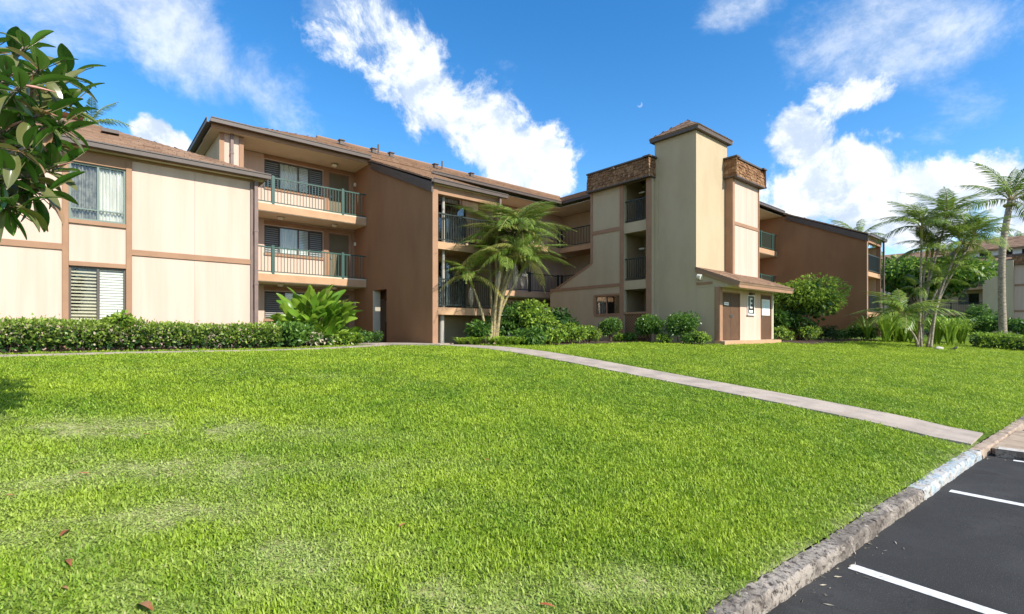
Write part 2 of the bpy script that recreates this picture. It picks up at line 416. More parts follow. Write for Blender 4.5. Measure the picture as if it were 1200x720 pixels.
def window(parent, F, a0, a1, z0, z1, cells, frame='window_frame', depth=.1, c=-.02, name='window'):
    """cells: list of (fraction, kind) with kind glass / curtain / dim / blind / greyblind / louvre / dark ; set into the wall"""
    mb = MB(); fw = .045
    F.bx(mb, a0, a1, z0, z0 + fw, c - depth, c); F.bx(mb, a0, a1, z1 - fw, z1, c - depth, c)
    tot = sum(k[0] for k in cells); xs = [a0]
    for f, _ in cells: xs.append(xs[-1] + (a1 - a0) * f / tot)
    for i, x in enumerate(xs):
        l = a0 if i == 0 else (a1 - fw if i == len(xs) - 1 else x - fw / 2)
        F.bx(mb, l, l + fw, z0 + fw, z1 - fw, c - depth, c - .003)
    w = mb.build(name, frame, parent)
    F.one('backing', 'dark_room', w, a0 + .003, a1 - .003, z0 + .003, z1 - .003, c - depth - .3, c - depth - .26)  # dark board, its colour standing in for the unlit room
    for i, (f, kind) in enumerate(cells):
        l, r, b, tp = xs[i] + fw / 2, xs[i + 1] - fw / 2, z0 + fw, z1 - fw
        if kind in ('louvre', 'greylouvre'):
            slats(F, l, r, b, tp, c - .03, .085, .04).build('louvre_slats', 'louvre' if kind == 'louvre' else 'blind_grey', w)
            F.one('room_shade_sheet', 'dark_room', w, l, r, b, tp, c - .09, c - .085)  # dark sheet behind the louvres, coloured in place of unlit room depth
            continue
        F.one('pane', 'glass', w, l, r, b, tp, c - .055, c - .05)
        if kind in ('blind', 'greyblind'):
            (slats(F, l + .01, r - .01, b + .01, tp - .01, c - .075, .07, .012) if kind == 'blind' else slats(F, l + .01, r - .01, b + .01, tp - .01, c - .075, .085, .012, .5)).build('blind', 'blind' if kind == 'blind' else 'soffit', w)
            F.one('blind_backing', 'curtain_dim' if kind == 'blind' else 'dark_room', w, l + .01, r - .01, b + .01, tp - .01, c - .16, c - .155)  # grey blinds get a dark sheet in place of shade between slats
        elif kind in ('curtain', 'dim'):
            n = 40; cm = MB(); prev = None
            for q in range(n + 1):
                a = l + (r - l) * q / n; cc = c - .10 + .03 * math.sin(q * 1.15 + l * 3) + .012 * math.sin(q * .47)
                cur = (F.pt(a, b, cc), F.pt(a, tp, cc))
                if prev: cm.quad(prev[0], cur[0], cur[1], prev[1])
                prev = cur
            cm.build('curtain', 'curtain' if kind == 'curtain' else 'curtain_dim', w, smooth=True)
    return w

def door(parent, F, a0, a1, z0, z1, m='door_olive', frame='trim', c=-.05, handle_left=True, split=False):
    d = F.one('door', m, parent, a0 + .05, a1 - .05, z0 + .02, z1 - .05, c - .05, c)
    fr = MB(); F.bx(fr, a0, a0 + .05, z0, z1, c - .08, c + .03); F.bx(fr, a1 - .05, a1, z0, z1, c - .08, c + .03); F.bx(fr, a0 + .05, a1 - .05, z1 - .05, z1, c - .08, c + .028)
    fr.build('door_frame', frame, d)
    hs = [(a0 + .13 if handle_left else a1 - .13)]
    if split:
        mid = (a0 + a1) / 2; F.one('door_joint', 'dark_room', d, mid - .008, mid + .008, z0 + .02, z1 - .052, c, c + .002); hs = [mid - .08, mid + .08]
    for h in hs: F.one('handle', 'metal', d, h - .02, h + .02, z0 + .98, z0 + 1.08, c, c + .05)
    return d

def railing(parent, p0, p1, z, h=1.07, m='green_rail', posts=(), gap=.115, post_w=.05):
    """railing between two plan points: rails and balusters are one mesh, each post a sub-part"""
    p0 = Vector((*p0, z)); p1 = Vector((*p1, z)); L = (p1 - p0).length; d = (p1 - p0) / L
    mb = MB(); hx = abs(d.x) > abs(d.y)
    def bar(a, b, za, zb, w):
        A = p0 + d * a; B = p0 + d * b
        if hx: mb.box(A.x, B.x, A.y - w, A.y + w, z + za, z + zb)
        else: mb.box(A.x - w, A.x + w, A.y, B.y, z + za, z + zb)
    bar(0, L, h - .05, h, .025); bar(0, L, .08, .115, .02)
    r = mb.build('railing', m, parent)
    mb = MB(); n = int(L / gap)
    for i in range(1, n): bar(i * L / n - .011, i * L / n + .011, .1, h - .03, .011)
    mb.build('balusters', m, r, kind='stuff')
    for q in posts:
        mb = MB(); bar(q - post_w, q + post_w, -.12, h + .05, post_w); mb.build('post', m, r)
    return r

def inside(poly, x, y):
    c = False; n = len(poly)
    for i in range(n):
        x1, y1 = poly[i]; x2, y2 = poly[i - 1]
        if (y1 > y) != (y2 > y) and x < (x2 - x1) * (y - y1) / (y2 - y1) + x1: c = not c
    return c

def shingles(parent, O, ea, eb, poly, m='roof_shingle', course=.24, width=.36, thick=.03, rough=.0, name='shingles', base=True, base_name='roof'):
    """a sloping roof plane: a slab plus courses of single shingles, each with its own edges. O origin, ea along the eave, eb up the slope, poly in (a, b)"""
    O = Vector(O); ea = Vector(ea).normalized(); eb = Vector(eb).normalized(); n = ea.cross(eb).normalized()
    if n.z < -.01: n = -n
    P = lambda a, b, c: O + ea * a + eb * b + n * c
    o = parent
    if base:
        V = [P(a, b, 0) for a, b in poly] + [P(a, b, -.1) for a, b in poly]; k = len(poly)
        Fc = [tuple(range(k)), tuple(range(2 * k - 1, k - 1, -1))] + [(i, k + i, k + (i + 1) % k, (i + 1) % k) for i in range(k)]
        o = obj(base_name, new_mesh(base_name, V, Fc, m, rnd=[.3] * (2 * k)), parent)
    amin, amax = min(p[0] for p in poly), max(p[0] for p in poly); bmin, bmax = min(p[1] for p in poly), max(p[1] for p in poly)
    Q = []; rn = []
    b = bmin; row = 0
    while b < bmax - .02:
        a = amin - (row % 2) * width * .5 - random.random() * .1
        while a < amax:
            w = width * random.uniform(.6, 1.3); a1 = a + w; g = .008
            A0 = max(a + g, amin); A1 = min(a1 - g, amax); am = (A0 + A1) / 2
            if A1 - A0 > .03 and inside(poly, am, b + course * .5):
                # trim to slanted sides
                bb = b + course * .5
                while A0 < am and not inside(poly, A0 + .001, bb): A0 += .04
                while A1 > am and not inside(poly, A1 - .001, bb): A1 -= .04
                t = thick * random.uniform(.7, 1.3) + rough * random.random(); dr = rough * 2 * (random.random() - .5)
                lo = b - .012 + dr; hi = b + course * 1.02
                v = [P(A0, lo, t), P(A1, lo, t), P(A1, hi, .006), P(A0, hi, .006), P(A0, lo, .001), P(A1, lo, .001)]
                Q += [[v[0], v[1], v[2], v[3]], [v[4], v[5], v[1], v[0]], [v[4], v[0], v[3], v[3]], [v[5], v[2], v[2], v[1]]][:2 if not rough else 4]
                r = random.random(); rn += [r] * (2 if not rough else 4)
            a = a1
        b += course; row += 1
    if Q:
        me = fast_mesh(name, np.array([[tuple(p) for p in q] for q in Q]), 4, m, rn)
        obj(name, me, o if base else parent, 'stuff')
    return o

def gutter(parent, p0, p1, z, size=.13, m='gutter', name='gutter'):
    """box gutter with an open trough and a lip, along x or y"""
    x0, y0 = p0; x1, y1 = p1; mb = MB(); h = size / 2
    if abs(x1 - x0) > abs(y1 - y0):
        mb.box(x0, x1, y0 - h, y0 + h, z - size, z - size + .02); mb.box(x0, x1, y0 - h, y0 - h + .015, z - size + .02, z); mb.box(x0, x1, y0 + h - .015, y0 + h, z - size + .02, z)
        mb.box(x0, x1, y0 - h - .02, y0 - h, z - .025, z + .006)
    else:
        mb.box(x0 - h, x0 + h, y0, y1, z - size, z - size + .02); mb.box(x0 - h, x0 - h + .015, y0, y1, z - size + .02, z); mb.box(x0 + h - .015, x0 + h, y0, y1, z - size + .02, z)
        mb.box(x0 - h - .02, x0 - h, y0, y1, z - .025, z + .006)
    return mb.build(name, m, parent)

def downspout(parent, x, y, z0, z1, m='downspout', r=.05):
    d = MB().box(x - r, x + r, y - r, y + r, z0, z1).build('downspout', m, parent)
    z = z0 + .4
    while z < z1 - .2:
        MB().box(x - r - .012, x + r + .012, y - r - .008, y + r + .03, z, z + .05).build('bracket', m, d); z += 1.6
    return d

def wall_lamp(parent, F, a, z, c=0.):
    l = F.one('wall_lamp', 'metal', parent, a - .05, a + .05, z - .04, z + .16, c, c + .05)
    mb = MB(); F.bx(mb, a - .045, a + .045, z - .03, z + .13, c + .052, c + .15); mb.build('lamp_glass', 'lamp_glass', l)
    return l

# ------------------------------------------------------------------ terrain
_Q = np.array([-60, 1.0, 3., 5., 7., 8.75, 10.5, 12., 15., 30., 300]); _Z = np.array([-1.0, -.985, -.77, -.57, -.385, -.215, -.085, -.03, .0, .03, .03])
def gz(u, v):
    """ground height: the lawn rises gently from the kerb to the buildings"""
    u = np.asarray(u, float); v = np.asarray(v, float)
    q = v + .12 * np.clip(u - 9, 0, 60)
    return sum(np.interp(q + o, _Q, _Z) for o in (-1, -.5, 0, .5, 1)) / 5 + .01 * np.sin(u * .8 + v * .5) * np.clip((q - 2) / 3, 0, 1)
def gz1(u, v): return float(gz(u, v))
def kv(u): return 1.36 - .052 * u        # kerb face line
KW, KTOP, LOT = .145, -1.0, -1.1

def vnoise(x, y, s, seed=0):
    """value noise on arrays"""
    x = np.asarray(x) * s; y = np.asarray(y) * s; xi = np.floor(x).astype(int); yi = np.floor(y).astype(int); fx = x - xi; fy = y - yi
    fx = fx * fx * (3 - 2 * fx); fy = fy * fy * (3 - 2 * fy)
    def h(a, b):
        n = (a * 374761393 + b * 668265263 + seed * 974711) & 0x7fffffff; n = ((n ^ (n >> 13)) * 1274126177) & 0x7fffffff
        return ((n ^ (n >> 16)) & 0xffff) / 65535.
    return (h(xi, yi) * (1 - fx) + h(xi + 1, yi) * fx) * (1 - fy) + (h(xi, yi + 1) * (1 - fx) + h(xi + 1, yi + 1) * fx) * fy

# worn, closely mown patches of the lawn: centre, half length, half width, direction, strength
DRY = [(-.1, 6.4, 1.3, .42, .86, .85), (.7, 5.95, 1.3, .42, .86, .9), (1.4, 5.6, 1., .35, .86, .55), (.3, 4.8, .8, .5, .8, .95), (.85, 4.4, .6, .45, .8, .85), (.45, 3.8, .7, .35, .8, .8),
       (-.2, 4.9, .6, .5, .8, .6), (-.1, 3.9, .7, .7, .8, .6), (.8, 2.9, .8, .35, .7, .7), (1.35, 2.15, .7, .3, .7, .7), (2.45, 1.65, .75, .22, .7, .75), (1.3, 4.1, .9, .35, .8, .5), (.2, 3.2, 1.0, .45, .8, .5), (1.6, 1.75, .6, .3, .3, .6),
       (2.2, 8.9, 2.4, .3, 1.0, .25)]
def dryness(u, v):
    u = np.asarray(u, float); v = np.asarray(v, float); D = np.zeros_like(u)
    for (cu, cv, L, W, an, k) in DRY:
        an = -.62   # mowing runs across the view
        a = (u - cu) * math.cos(an) + (v - cv) * math.sin(an); b = -(u - cu) * math.sin(an) + (v - cv) * math.cos(an)
        D = np.maximum(D, k * np.exp(-(a / L) ** 2 - (b / W) ** 2))
    # worn rim beside the kerb
    D = np.maximum(D, .5 * np.exp(-np.clip(v - kv(u) - KW, 0, 9) / .18) * (u < 9))
    # broad closely mown swathe across the left foreground
    a = (u - .6) * math.cos(-.5) + (v - 4.6) * math.sin(-.5); b = -(u - .6) * math.sin(-.5) + (v - 4.6) * math.cos(-.5)
    soft = .34 * np.exp(-(np.abs(a) / 2.4) ** 4 - (b / 1.25) ** 4) * (.6 + .4 * np.sin(b * 7.5 + .8 * vnoise(u, v, .7, 2)))
    n = .4 * vnoise(u, v, 2.3, 3) + .3 * vnoise(u, v, 6.1, 5) + .3 * vnoise(u, v, 14.3, 15)
    return np.clip(np.maximum(soft * (.5 + n), D * 1.25 * np.clip((n - .28) * 2.6, 0, 1.15)), 0, 1)

def uv_at(px, d):
    """plan point seen at picture column px and depth d (used only to lay out planting)"""
    x = (px - 600) / 585 * d
    return .76 * x + .65 * d, -.65 * x + .76 * d
mat('ramp_concrete', (.40, .31, .22), .9, (.27, .20, .14), 5., .4, 60, detail=8)
# ------------------------------------------------------------------ ground, car park, kerb, paths
def grid_sheet(name, us, vs, zf, m, attr=None):
    U, Vv = np.meshgrid(us, vs); Z = zf(U, Vv); n, k = U.shape
    me = bpy.data.meshes.new(name); P = np.stack([U, Vv, Z], -1).reshape(-1, 3)
    idx = np.arange(n * k).reshape(n, k)
    Fc = np.stack([idx[:-1, :-1], idx[:-1, 1:], idx[1:, 1:], idx[1:, :-1]], -1).reshape(-1, 4)
    me.from_pydata(P.tolist(), [], Fc.tolist()); me.materials.append(MATS[m])
    me.polygons.foreach_set('use_smooth', [True] * len(me.polygons))
    if attr is not None:
        a = me.attributes.new('dry', 'FLOAT', 'POINT'); a.data.foreach_set('value', attr(P[:, 0], P[:, 1]).astype(np.float32))
    return obj(name, me, None, 'structure')

def build_ground():
    MB().quad((-2500, -2500, -1.6), (2500, -2500, -1.6), (2500, 2500, -1.6), (-2500, 2500, -1.6)).build('ground', 'soil', None, kind='structure')
    us = np.concatenate([np.arange(-40, -3, 1.5), np.arange(-3, 6, .14), np.arange(6, 14, .3), np.arange(14, 60, .9), np.arange(60, 140, 6)])
    t = np.concatenate([np.arange(0, 1.2, .1), np.arange(1.2, 8, .16), np.arange(8, 24, .45), np.arange(24, 120, 5)])
    # the lawn's near edge follows the inner kerb line
    U, T = np.meshgrid(us, t); V = T + kv(U) + KW - .01
    Z = gz(U, V); n, k = U.shape
    D = dryness(U, V)
    Z = np.where(T < .9, KTOP + (Z - KTOP) * np.clip(T / .9, 0, 1) + .0, Z)
    P = np.stack([U, V, Z], -1).reshape(-1, 3); idx = np.arange(n * k).reshape(n, k)
    Fc = np.stack([idx[:-1, :-1], idx[:-1, 1:], idx[1:, 1:], idx[1:, :-1]], -1).reshape(-1, 4)
    me = bpy.data.meshes.new('lawn'); me.from_pydata(P.tolist(), [], Fc.tolist()); me.materials.append(MATS['lawn_ground'])
    me.polygons.foreach_set('use_smooth', [True] * len(me.polygons))
    a = me.attributes.new('dry', 'FLOAT', 'POINT'); a.data.foreach_set('value', D.reshape(-1).astype(np.float32))
    obj('lawn', me, None, 'structure')
    MB().quad((-60, -45, LOT), (140, -45, LOT), (140, kv(140) + .05, LOT), (-60, kv(-60) + .05, LOT)).build('parking_lot', 'asphalt', None, kind='structure')
    # stall markings, 2.62 m apart, running away from the kerb
    for u0 in (-1.3, 1.33, 3.95, 6.57):
        for lay in (0,):
            V = []; n = 14; w = .05
            e0 = kv(u0) - .07; L = 5.2; mb = MB()
            mb.quad((u0 - w, e0, LOT + .004), (u0 + w, e0 - .005, LOT + .004), (u0 + w - .32, e0 - L, LOT + .004), (u0 - w - .32, e0 - L, LOT + .004))
            mb.build('parking_stripe', 'paint_line', None, kind='structure')
def lawn_z(u, v):
    t = v - kv(u) - KW + .01; z = gz1(u, v)
    return KTOP + (z - KTOP) * min(max(t / .9, 0), 1) if t < .9 else z

def kerb_run(u0, u1, m, parent, seed):
    """one cast length of kerb: slightly worn, rounded arris"""
    r = np.random.default_rng(seed); n = int((u1 - u0 - .012) / .045); us = np.linspace(u0 + .006, u1 - .006, n)
    prof = [(0., LOT - .05), (.0, LOT + .03), (.003, KTOP - .04), (.008, KTOP - .014), (.02, KTOP + .0), (.08, KTOP + .003), (KW - .02, KTOP + .002), (KW, KTOP - .015), (KW, LOT - .05)]
    V = []; Fc = []; k = len(prof); wv = np.cumsum(r.normal(0, .0022, n)); wv -= np.linspace(wv[0], wv[-1], n)
    for i, u in enumerate(us):
        chip = .018 if r.random() < .1 else 0
        for j, (c, z) in enumerate(prof):
            dj = r.normal(0, .004, 2) if 0 < j < k - 1 else (0, 0)
            cc = c + dj[0] + wv[i] + (chip if 2 <= j <= 3 else 0); zz = z + dj[1] * .8 - (chip if 3 <= j <= 4 else 0)
            V.append((u, kv(u) + cc, zz))
    for i in range(n - 1):
        for j in range(k - 1): Fc.append((i * k + j, i * k + k + j, i * k + k + j + 1, i * k + j + 1))
    Fc.append(tuple(range(k))); Fc.append(tuple((n - 1) * k + j for j in range(k))[::-1])
    return obj('kerb_stone', new_mesh('kerb_stone', V, Fc, m), parent)

def build_kerb():
    k = thing('kerb', None, None); k['kind'] = 'structure'
    cuts = [-9, -6.4, -3.9, -1.5, .6, 2.45, 4.75, 6.02]
    for i in range(len(cuts) - 1): kerb_run(cuts[i], cuts[i + 1], 'kerb', k, 40 + i)
    kerb_run(6.02, 8.5, 'kerb_blue', k, 60)['label'] = 'kerb length with faded pale blue paint'
    kerb_run(8.5, 10.3, 'kerb_tan', k, 64); kerb_run(10.3, 11.9, 'kerb_tan', k, 65); kerb_run(11.9, 14, 'kerb', k, 61); kerb_run(14, 17, 'kerb', k, 62); kerb_run(17, 20, 'kerb', k, 63)
    # built-up ramp in front of the path end, with a pale side kerb
    r = thing('curb_ramp', None, None); r['kind'] = 'structure'
    u0, u1 = 8.98, 10.9; v1 = kv(9.0) - .012; v0 = -.75
    V = [(u0, v1, KTOP - .025), (u1, v1 - .1, KTOP - .025), (u1 + .1, v0, LOT + .006), (u0, v0, LOT + .006), (u0, v1, LOT - .05), (u1, v1 - .1, LOT - .05), (u1 + .1, v0, LOT - .05), (u0, v0, LOT - .05)]
    obj('ramp_surface', new_mesh('ramp_surface', V, [(0, 3, 2, 1), (4, 5, 6, 7), (0, 1, 5, 4), (1, 2, 6, 5), (2, 3, 7, 6), (3, 0, 4, 7)], 'ramp_concrete'), r)
    V = [(u0 - .17, v1 - .05, KTOP + .0), (u0 - .003, v1 - .05, KTOP + .0), (u0 - .003, v0 - .1, KTOP - .01), (u0 - .17, v0 - .1, KTOP - .01)]
    V += [(x, y, LOT - .05) for x, y, z in V]
    obj('side_kerb', new_mesh('side_kerb', V, [(0, 3, 2, 1), (4, 5, 6, 7), (0, 1, 5, 4), (1, 2, 6, 5), (2, 3, 7, 6), (3, 0, 4, 7)], 'kerb'), r)
    MB().quad((u0 - .172, v1 - .07, KTOP + .004), (u0 - .0, v1 - .07, KTOP + .004), (u0 - .0, v0 - .1, KTOP - .005), (u0 - .172, v0 - .1, KTOP - .005)).build('painted_top', 'worn_white', r)
    MB().quad((u0 - .32, v1 - .22, LOT + .005), (u0 - .24, v1 - .22, LOT + .005), (u0 - .30, -4.5, LOT + .005), (u0 - .38, -4.5, LOT + .005)).build('parking_stripe', 'paint_line', None, kind='structure')

def slab_path(name, pts, w, step, m, seed, lift=.03, slab='path_slab'):
    """concrete path of separate slabs that follow the ground"""
    root = thing(name, None, None); root['kind'] = 'structure'
    r = random.Random(seed); P = [Vector((x, y)) for x, y in pts]; cum = [0]
    for i in range(len(P) - 1): cum.append(cum[-1] + (P[i + 1] - P[i]).length)
    def at(s):
        s = min(max(s, 0), cum[-1] - 1e-6); i = max(j for j in range(len(P) - 1) if cum[j] <= s)
        f = (s - cum[i]) / (cum[i + 1] - cum[i]); a = P[i].lerp(P[i + 1], f); d0 = (P[i + 1] - P[i]).normalized()
        return a, Vector((-d0.y, d0.x))
    s = 0
    while s < cum[-1] - .3:
        s1 = min(s + step, cum[-1]); n = max(2, int((s1 - s) / .35)); V = []; Fc = []
        tilt = r.uniform(-.004, .004)
        for i in range(n + 1):
            c, nn = at(s + .008 + (s1 - s - .016) * i / n)
            for j in (-1, 1):
                q = c + nn * j * w / 2; z = lawn_z(q.x, q.y) * .7 + lawn_z(c.x, c.y) * .3
                V.append((q.x, q.y, z + lift + tilt)); V.append((q.x, q.y, z - .12))
        for i in range(n):
            a = i * 4; Fc += [(a, a + 2, a + 6, a + 4), (a + 1, a + 5, a + 7, a + 3), (a, a + 4, a + 5, a + 1), (a + 2, a + 3, a + 7, a + 6)]
        Fc += [(0, 1, 3, 2), (n * 4, n * 4 + 2, n * 4 + 3, n * 4 + 1)]
        obj(slab, new_mesh(slab, V, Fc, m), root); s = s1
    return root
PATH = [(9.33, 1.05), (9.33, 3), (9.35, 5.2), (9.42, 9), (9.52, 12), (9.62, 15.0)]
SIDE = [(-12, 14.7), (-1.4, 14.35), (1.5, 14.15), (3.4, 14.2), (5.2, 14.6), (7.0, 15.3), (8.7, 16.6)]

# ------------------------------------------------------------------ low two-storey wing on the left
SL = .424
def build_wing():
    b = thing('apartment_wing', 'low two storey cream wing with tan trim and brown shingle roof at left', 'building', (-2.5, 18, 0))
    b.location = (0, 0, 0)
    F = Face('x', 16.6, -1); u0, u1 = -12.9, 3.85; zt = 5.0
    bays = [(-.31, .82), (-5.9, -4.77), (-11.4, -10.2)]
    holes = [(a, c, 3.3, 4.74) for a, c in bays] + [(a, c, .72, 2.13) for a, c in bays]
    wall('wall', 'cream_siding', b, F, u0, u1, -.3, zt, holes, .16, -.035)
    edges = sorted([u0 + .1, u1] + [x for a, c in bays for x in (a - .13, c + .13)])
    for a, c in zip(edges[1::2], edges[2::2] + [None]):
        pass
    segs = []; x = u0
    for a, c in sorted(bays): segs.append((x, a - .12)); x = c + .12
    segs.append((x, u1 - .06))
    for a, c in segs:
        panels(b, F, a + .003, c - .003, -.3, 2.5); panels(b, F, a + .003, c - .003, 2.66, zt)
        F.one('belt_trim', 'trim', b, a, c, 2.505, 2.655, -.035, .035)
    for a, c in bays:
        panels(b, F, a + .003, c - .003, 2.25, 3.19); panels(b, F, a, c, -.3, .71)
        for q in (a - .12, c): F.one('corner_trim', 'trim', b, q + .001, q + .119, -.3, zt, -.035, .045)
        F.one('sill_trim', 'trim', b, a + .003, c - .003, 3.195, 3.297, -.035, .05); F.one('head_trim', 'trim', b, a + .003, c - .003, 4.742, zt, -.035, .03)
        F.one('head_trim', 'trim', b, a + .003, c - .003, 2.135, 2.245, -.035, .04)
        window(b, F, a, c, 3.3, 4.74, [(1, 'dim'), (1, 'curtain')], 'frame_green')
        mb = F.bx(MB(), a, c, 3.57, 3.6, -.07, -.022); mb.build('guard_bar', 'frame_green', b)
        window(b, F, a, c, .72, 2.13, [(1, 'greyblind'), (1, 'blind')], 'window_frame')
    F.one('corner_trim', 'downspout', b, u1 - .058, u1 + .03, -.3, zt, -.035, .04)
    Face('y', 3.85, 1).one('wall', 'cream_siding', b, 16.64, 20.65, -.3, zt, -.16, 0)
    Face('y', u0, -1).one('wall', 'shade_tone_wall', b, 16.64, 24.6, -.3, zt, -.16, 0)
    F.one('frieze', 'trim', b, u0, u1 + .03, zt + .002, zt + .07, -.1, .02)
    F.one('soffit', 'soffit', b, u0 - .3, u1 + .3, zt + .072, zt + .1, -.1, .24)
    F.one('fascia', 'trim', b, u0 - .3, u1 + .36, zt + .05, zt + .2, .24, .27)
    gutter(b, (u0 - .3, 16.25), (u1 + .42, 16.25), 5.22, .14)
    downspout(b, 3.93, 16.5, -.1, 5.02)
    r = 1 / math.cos(math.atan(SL)); eb = (0, 1, SL)
    shingles(b, (0, 16.23, 5.21), (1, 0, 0), eb, [(u0 - .3, 0), (4.27, 0), (-.05, 4.3 * r), (u0 - .3, 4.3 * r)], course=.17, width=.3, thick=.018)
    shingles(b, (4.27, 16.23, 5.21), (0, 1, 0), (-1, 0, SL), [(0, 0), (4.7, 0), (4.7, 3.9 * r), (4.3, 4.3 * r)], course=.17, width=.3, thick=.018)
    shingles(b, (0, 24.7, 5.1), (1, 0, 0), (0, -1, SL), [(u0 - .3, 0), (3.5, 0), (3.5, 1.6 * r), (-.05, 4.4 * r), (u0 - .3, 4.4 * r)], course=.5, width=.8)
    MB().box(.35, .75, 18.28, 18.5, 6.17, 6.27).build('roof_vent', 'gutter', b)
    return b

# ------------------------------------------------------------------ helpers for the galleried blocks
def gallery_storey(parent, F, a0, z, zc, lampside=True, ground=False):
    """window bank, pier, door, pier, narrow window along the back wall of a gallery; returns the openings"""
    h = [(a0, a0 + 2.37, z + 1.0, z + 2.13), (a0 + 2.62, a0 + 3.6, z + .02, z + 2.16), (a0 + 3.95, a0 + 4.6, z + .85, z + 2.1)]
    window(parent, F, *h[0], [(.78, 'louvre'), (1.0, 'curtain'), (.6, 'blind'), (.75, 'louvre')] if not ground else [(1, 'greylouvre'), (1, 'blind'), (1, 'dim')])  # bright curtain and blind also stand in for sky reflected in the glass
    F.one('sill_trim', 'trim', parent, a0 - .02, a0 + 2.39, z + .9, z + .998, .0, .05)
    F.one('head_trim', 'trim', parent, a0 - .02, a0 + 4.7, z + 2.17, z + 2.32, .0, .035)
    F.one('pier_trim', 'trim', parent, a0 + 2.40, a0 + 2.61, z, z + 2.168, .0, .04)
    F.one('pier_trim', 'trim', parent, a0 + 3.61, a0 + 3.94, z, z + 2.168, .0, .04)
    door(parent, F, *h[1]); window(parent, F, *h[2], [(1, 'dim')])
    wall_lamp(parent, F, a0 + 3.78, z + 1.7, .04); 
    return h

def ceiling_lamp(parent, x, y, z):
    l = MB().tube([(x, y, z - .02), (x, y, z)], .15, 10).build('ceiling_lamp', 'metal', parent); MB().tube([(x, y, z - .1), (x, y, z - .021)], [.09, .13], 10).build('lamp_glass', 'lamp_glass', l)

def fin_bay(b, uf, v0, v1, zt0, slope, zb, floors, w=3.05, hole=None, lit='trim'):
    """a brown side wall and the low bay behind it whose roof carries the main slope down"""
    T = .2; F = Face('y', uf, -1)
    zr = lambda v: zt0 - (v1 - v) * slope      # underside of roof at v
    lowz = zr(v0)
    wall('side_wall', 'brown_stucco', b, F, v0 + .0, v1 + 1.6, zb, lowz - .3, [hole] if hole else [], T, 0)
    MB().prism([(v0, lowz - .3), (v1 + 1.6, lowz - .3), (v1 + 1.6, zt0 + .2), (v1 - .6, zr(v1 - .6)), (v0, lowz)], 'x', uf + .0, uf + T).build('side_wall', 'brown_stucco', b)
    if hole:
        F.one('opening_frame', 'soffit', b, hole[1] - .08, hole[1] - .002, zb, hole[3] - .002, -T - .1, .004)
        F.one('inner_wall', 'shade_tone_wall', b, hole[0] - 1.2, hole[1] + .6, zb + .98, hole[3] + .3, -T - .75, -T - .7)
        F.one('inner_door', 'brown_door', b, hole[0] - 1.2, hole[1] + .6, zb, zb + .96, -T - .75, -T - .68)
        F.one('inner_lintel', 'brown_stucco', b, hole[0] - 1.2, hole[1] + .6, hole[3] - .32, hole[3] + .3, -T - .69, -T - .4)
    MB().box(uf - .012, uf + T + .012, v0 - .05, v0 - .003, zb, lowz - .01).build('end_trim', lit, b)
    FF = Face('x', v0, -1); e = uf + w
    FF.one('end_post', lit, b, e - .16, e, zb, lowz - .32, -.2, 0)
    FF.one('header_beam', lit, b, uf + T + .014, e, lowz - .31, lowz - .02, -.2, .03)
    MB().box(e - .16, e, v0 + .21, v1 - .1, zb, lowz - .3).build('side_wall', 'shade_tone_wall', b)
    FB = Face('x', v0 + 1.5, -1); a0, a1 = uf + T + .003, e - .163
    wall('inner_wall', 'shade_tone_wall', b, FB, a0, a1, zb, lowz - .1, [(a0 + .35, a1 - .35, z + .1, z + 1.9) for z in floors], .15)
    for z in floors:
        window(b, FB, a0 + .35, a1 - .35, z + .1, z + 1.9, [(1, 'dark'), (1, 'dim')])
        FF.one('floor_slab', 'slab_edge', b, a0, a1 + .1, z - .26, z - .0, -1.49, -.002)
        railing(b, (a0, v0 + .05), (a1, v0 + .05), z, 1.05, 'dark_rail', [], .1)
        MB().tube([(uf + .62, v0 + .25, z), (uf + .62, v0 + .25, min(z + 2.2, lowz - .1))], .06, 10).build('pipe_column', 'pale_rail', b)
    MB().tube([(uf + .62, v0 + .35, zb), (uf + .62, v0 + .35, floors[0] - .27)], .09, 10).build('pipe_column', 'pale_rail', b)
    # roof, rake board and gutter
    r = math.sqrt(1 + slope * slope)
    run = v1 - v0 + .1
    shingles(b, (0, v0 - .12, lowz + .14), (1, 0, 0), (0, 1, slope), [(uf - .1, 0), (e + .2, 0), (e + .2, run * r), (uf - .1, run * r)], course=.17, width=.3, thick=.018)
    za, zc = zr(v0 - .12), zr(v1 - .55)
    MB().prism([(v0 - .12, za - .28), (v1 - .55, zc - .2), (v1 - .55, zc + .12), (v0 - .12, za + .15)], 'x', uf - .1, uf - .02).build('rake_board', 'gutter', b)
    gutter(b, (uf - .1, v0 - .2), (e + .25, v0 - .2), lowz + .14, .15)
    FF.one('soffit', 'soffit', b, uf + .01, e + .1, lowz - .018, lowz + .0, .032, .13)
    downspout(b, e - .08, v0 - .16, zb, lowz, r=.045)

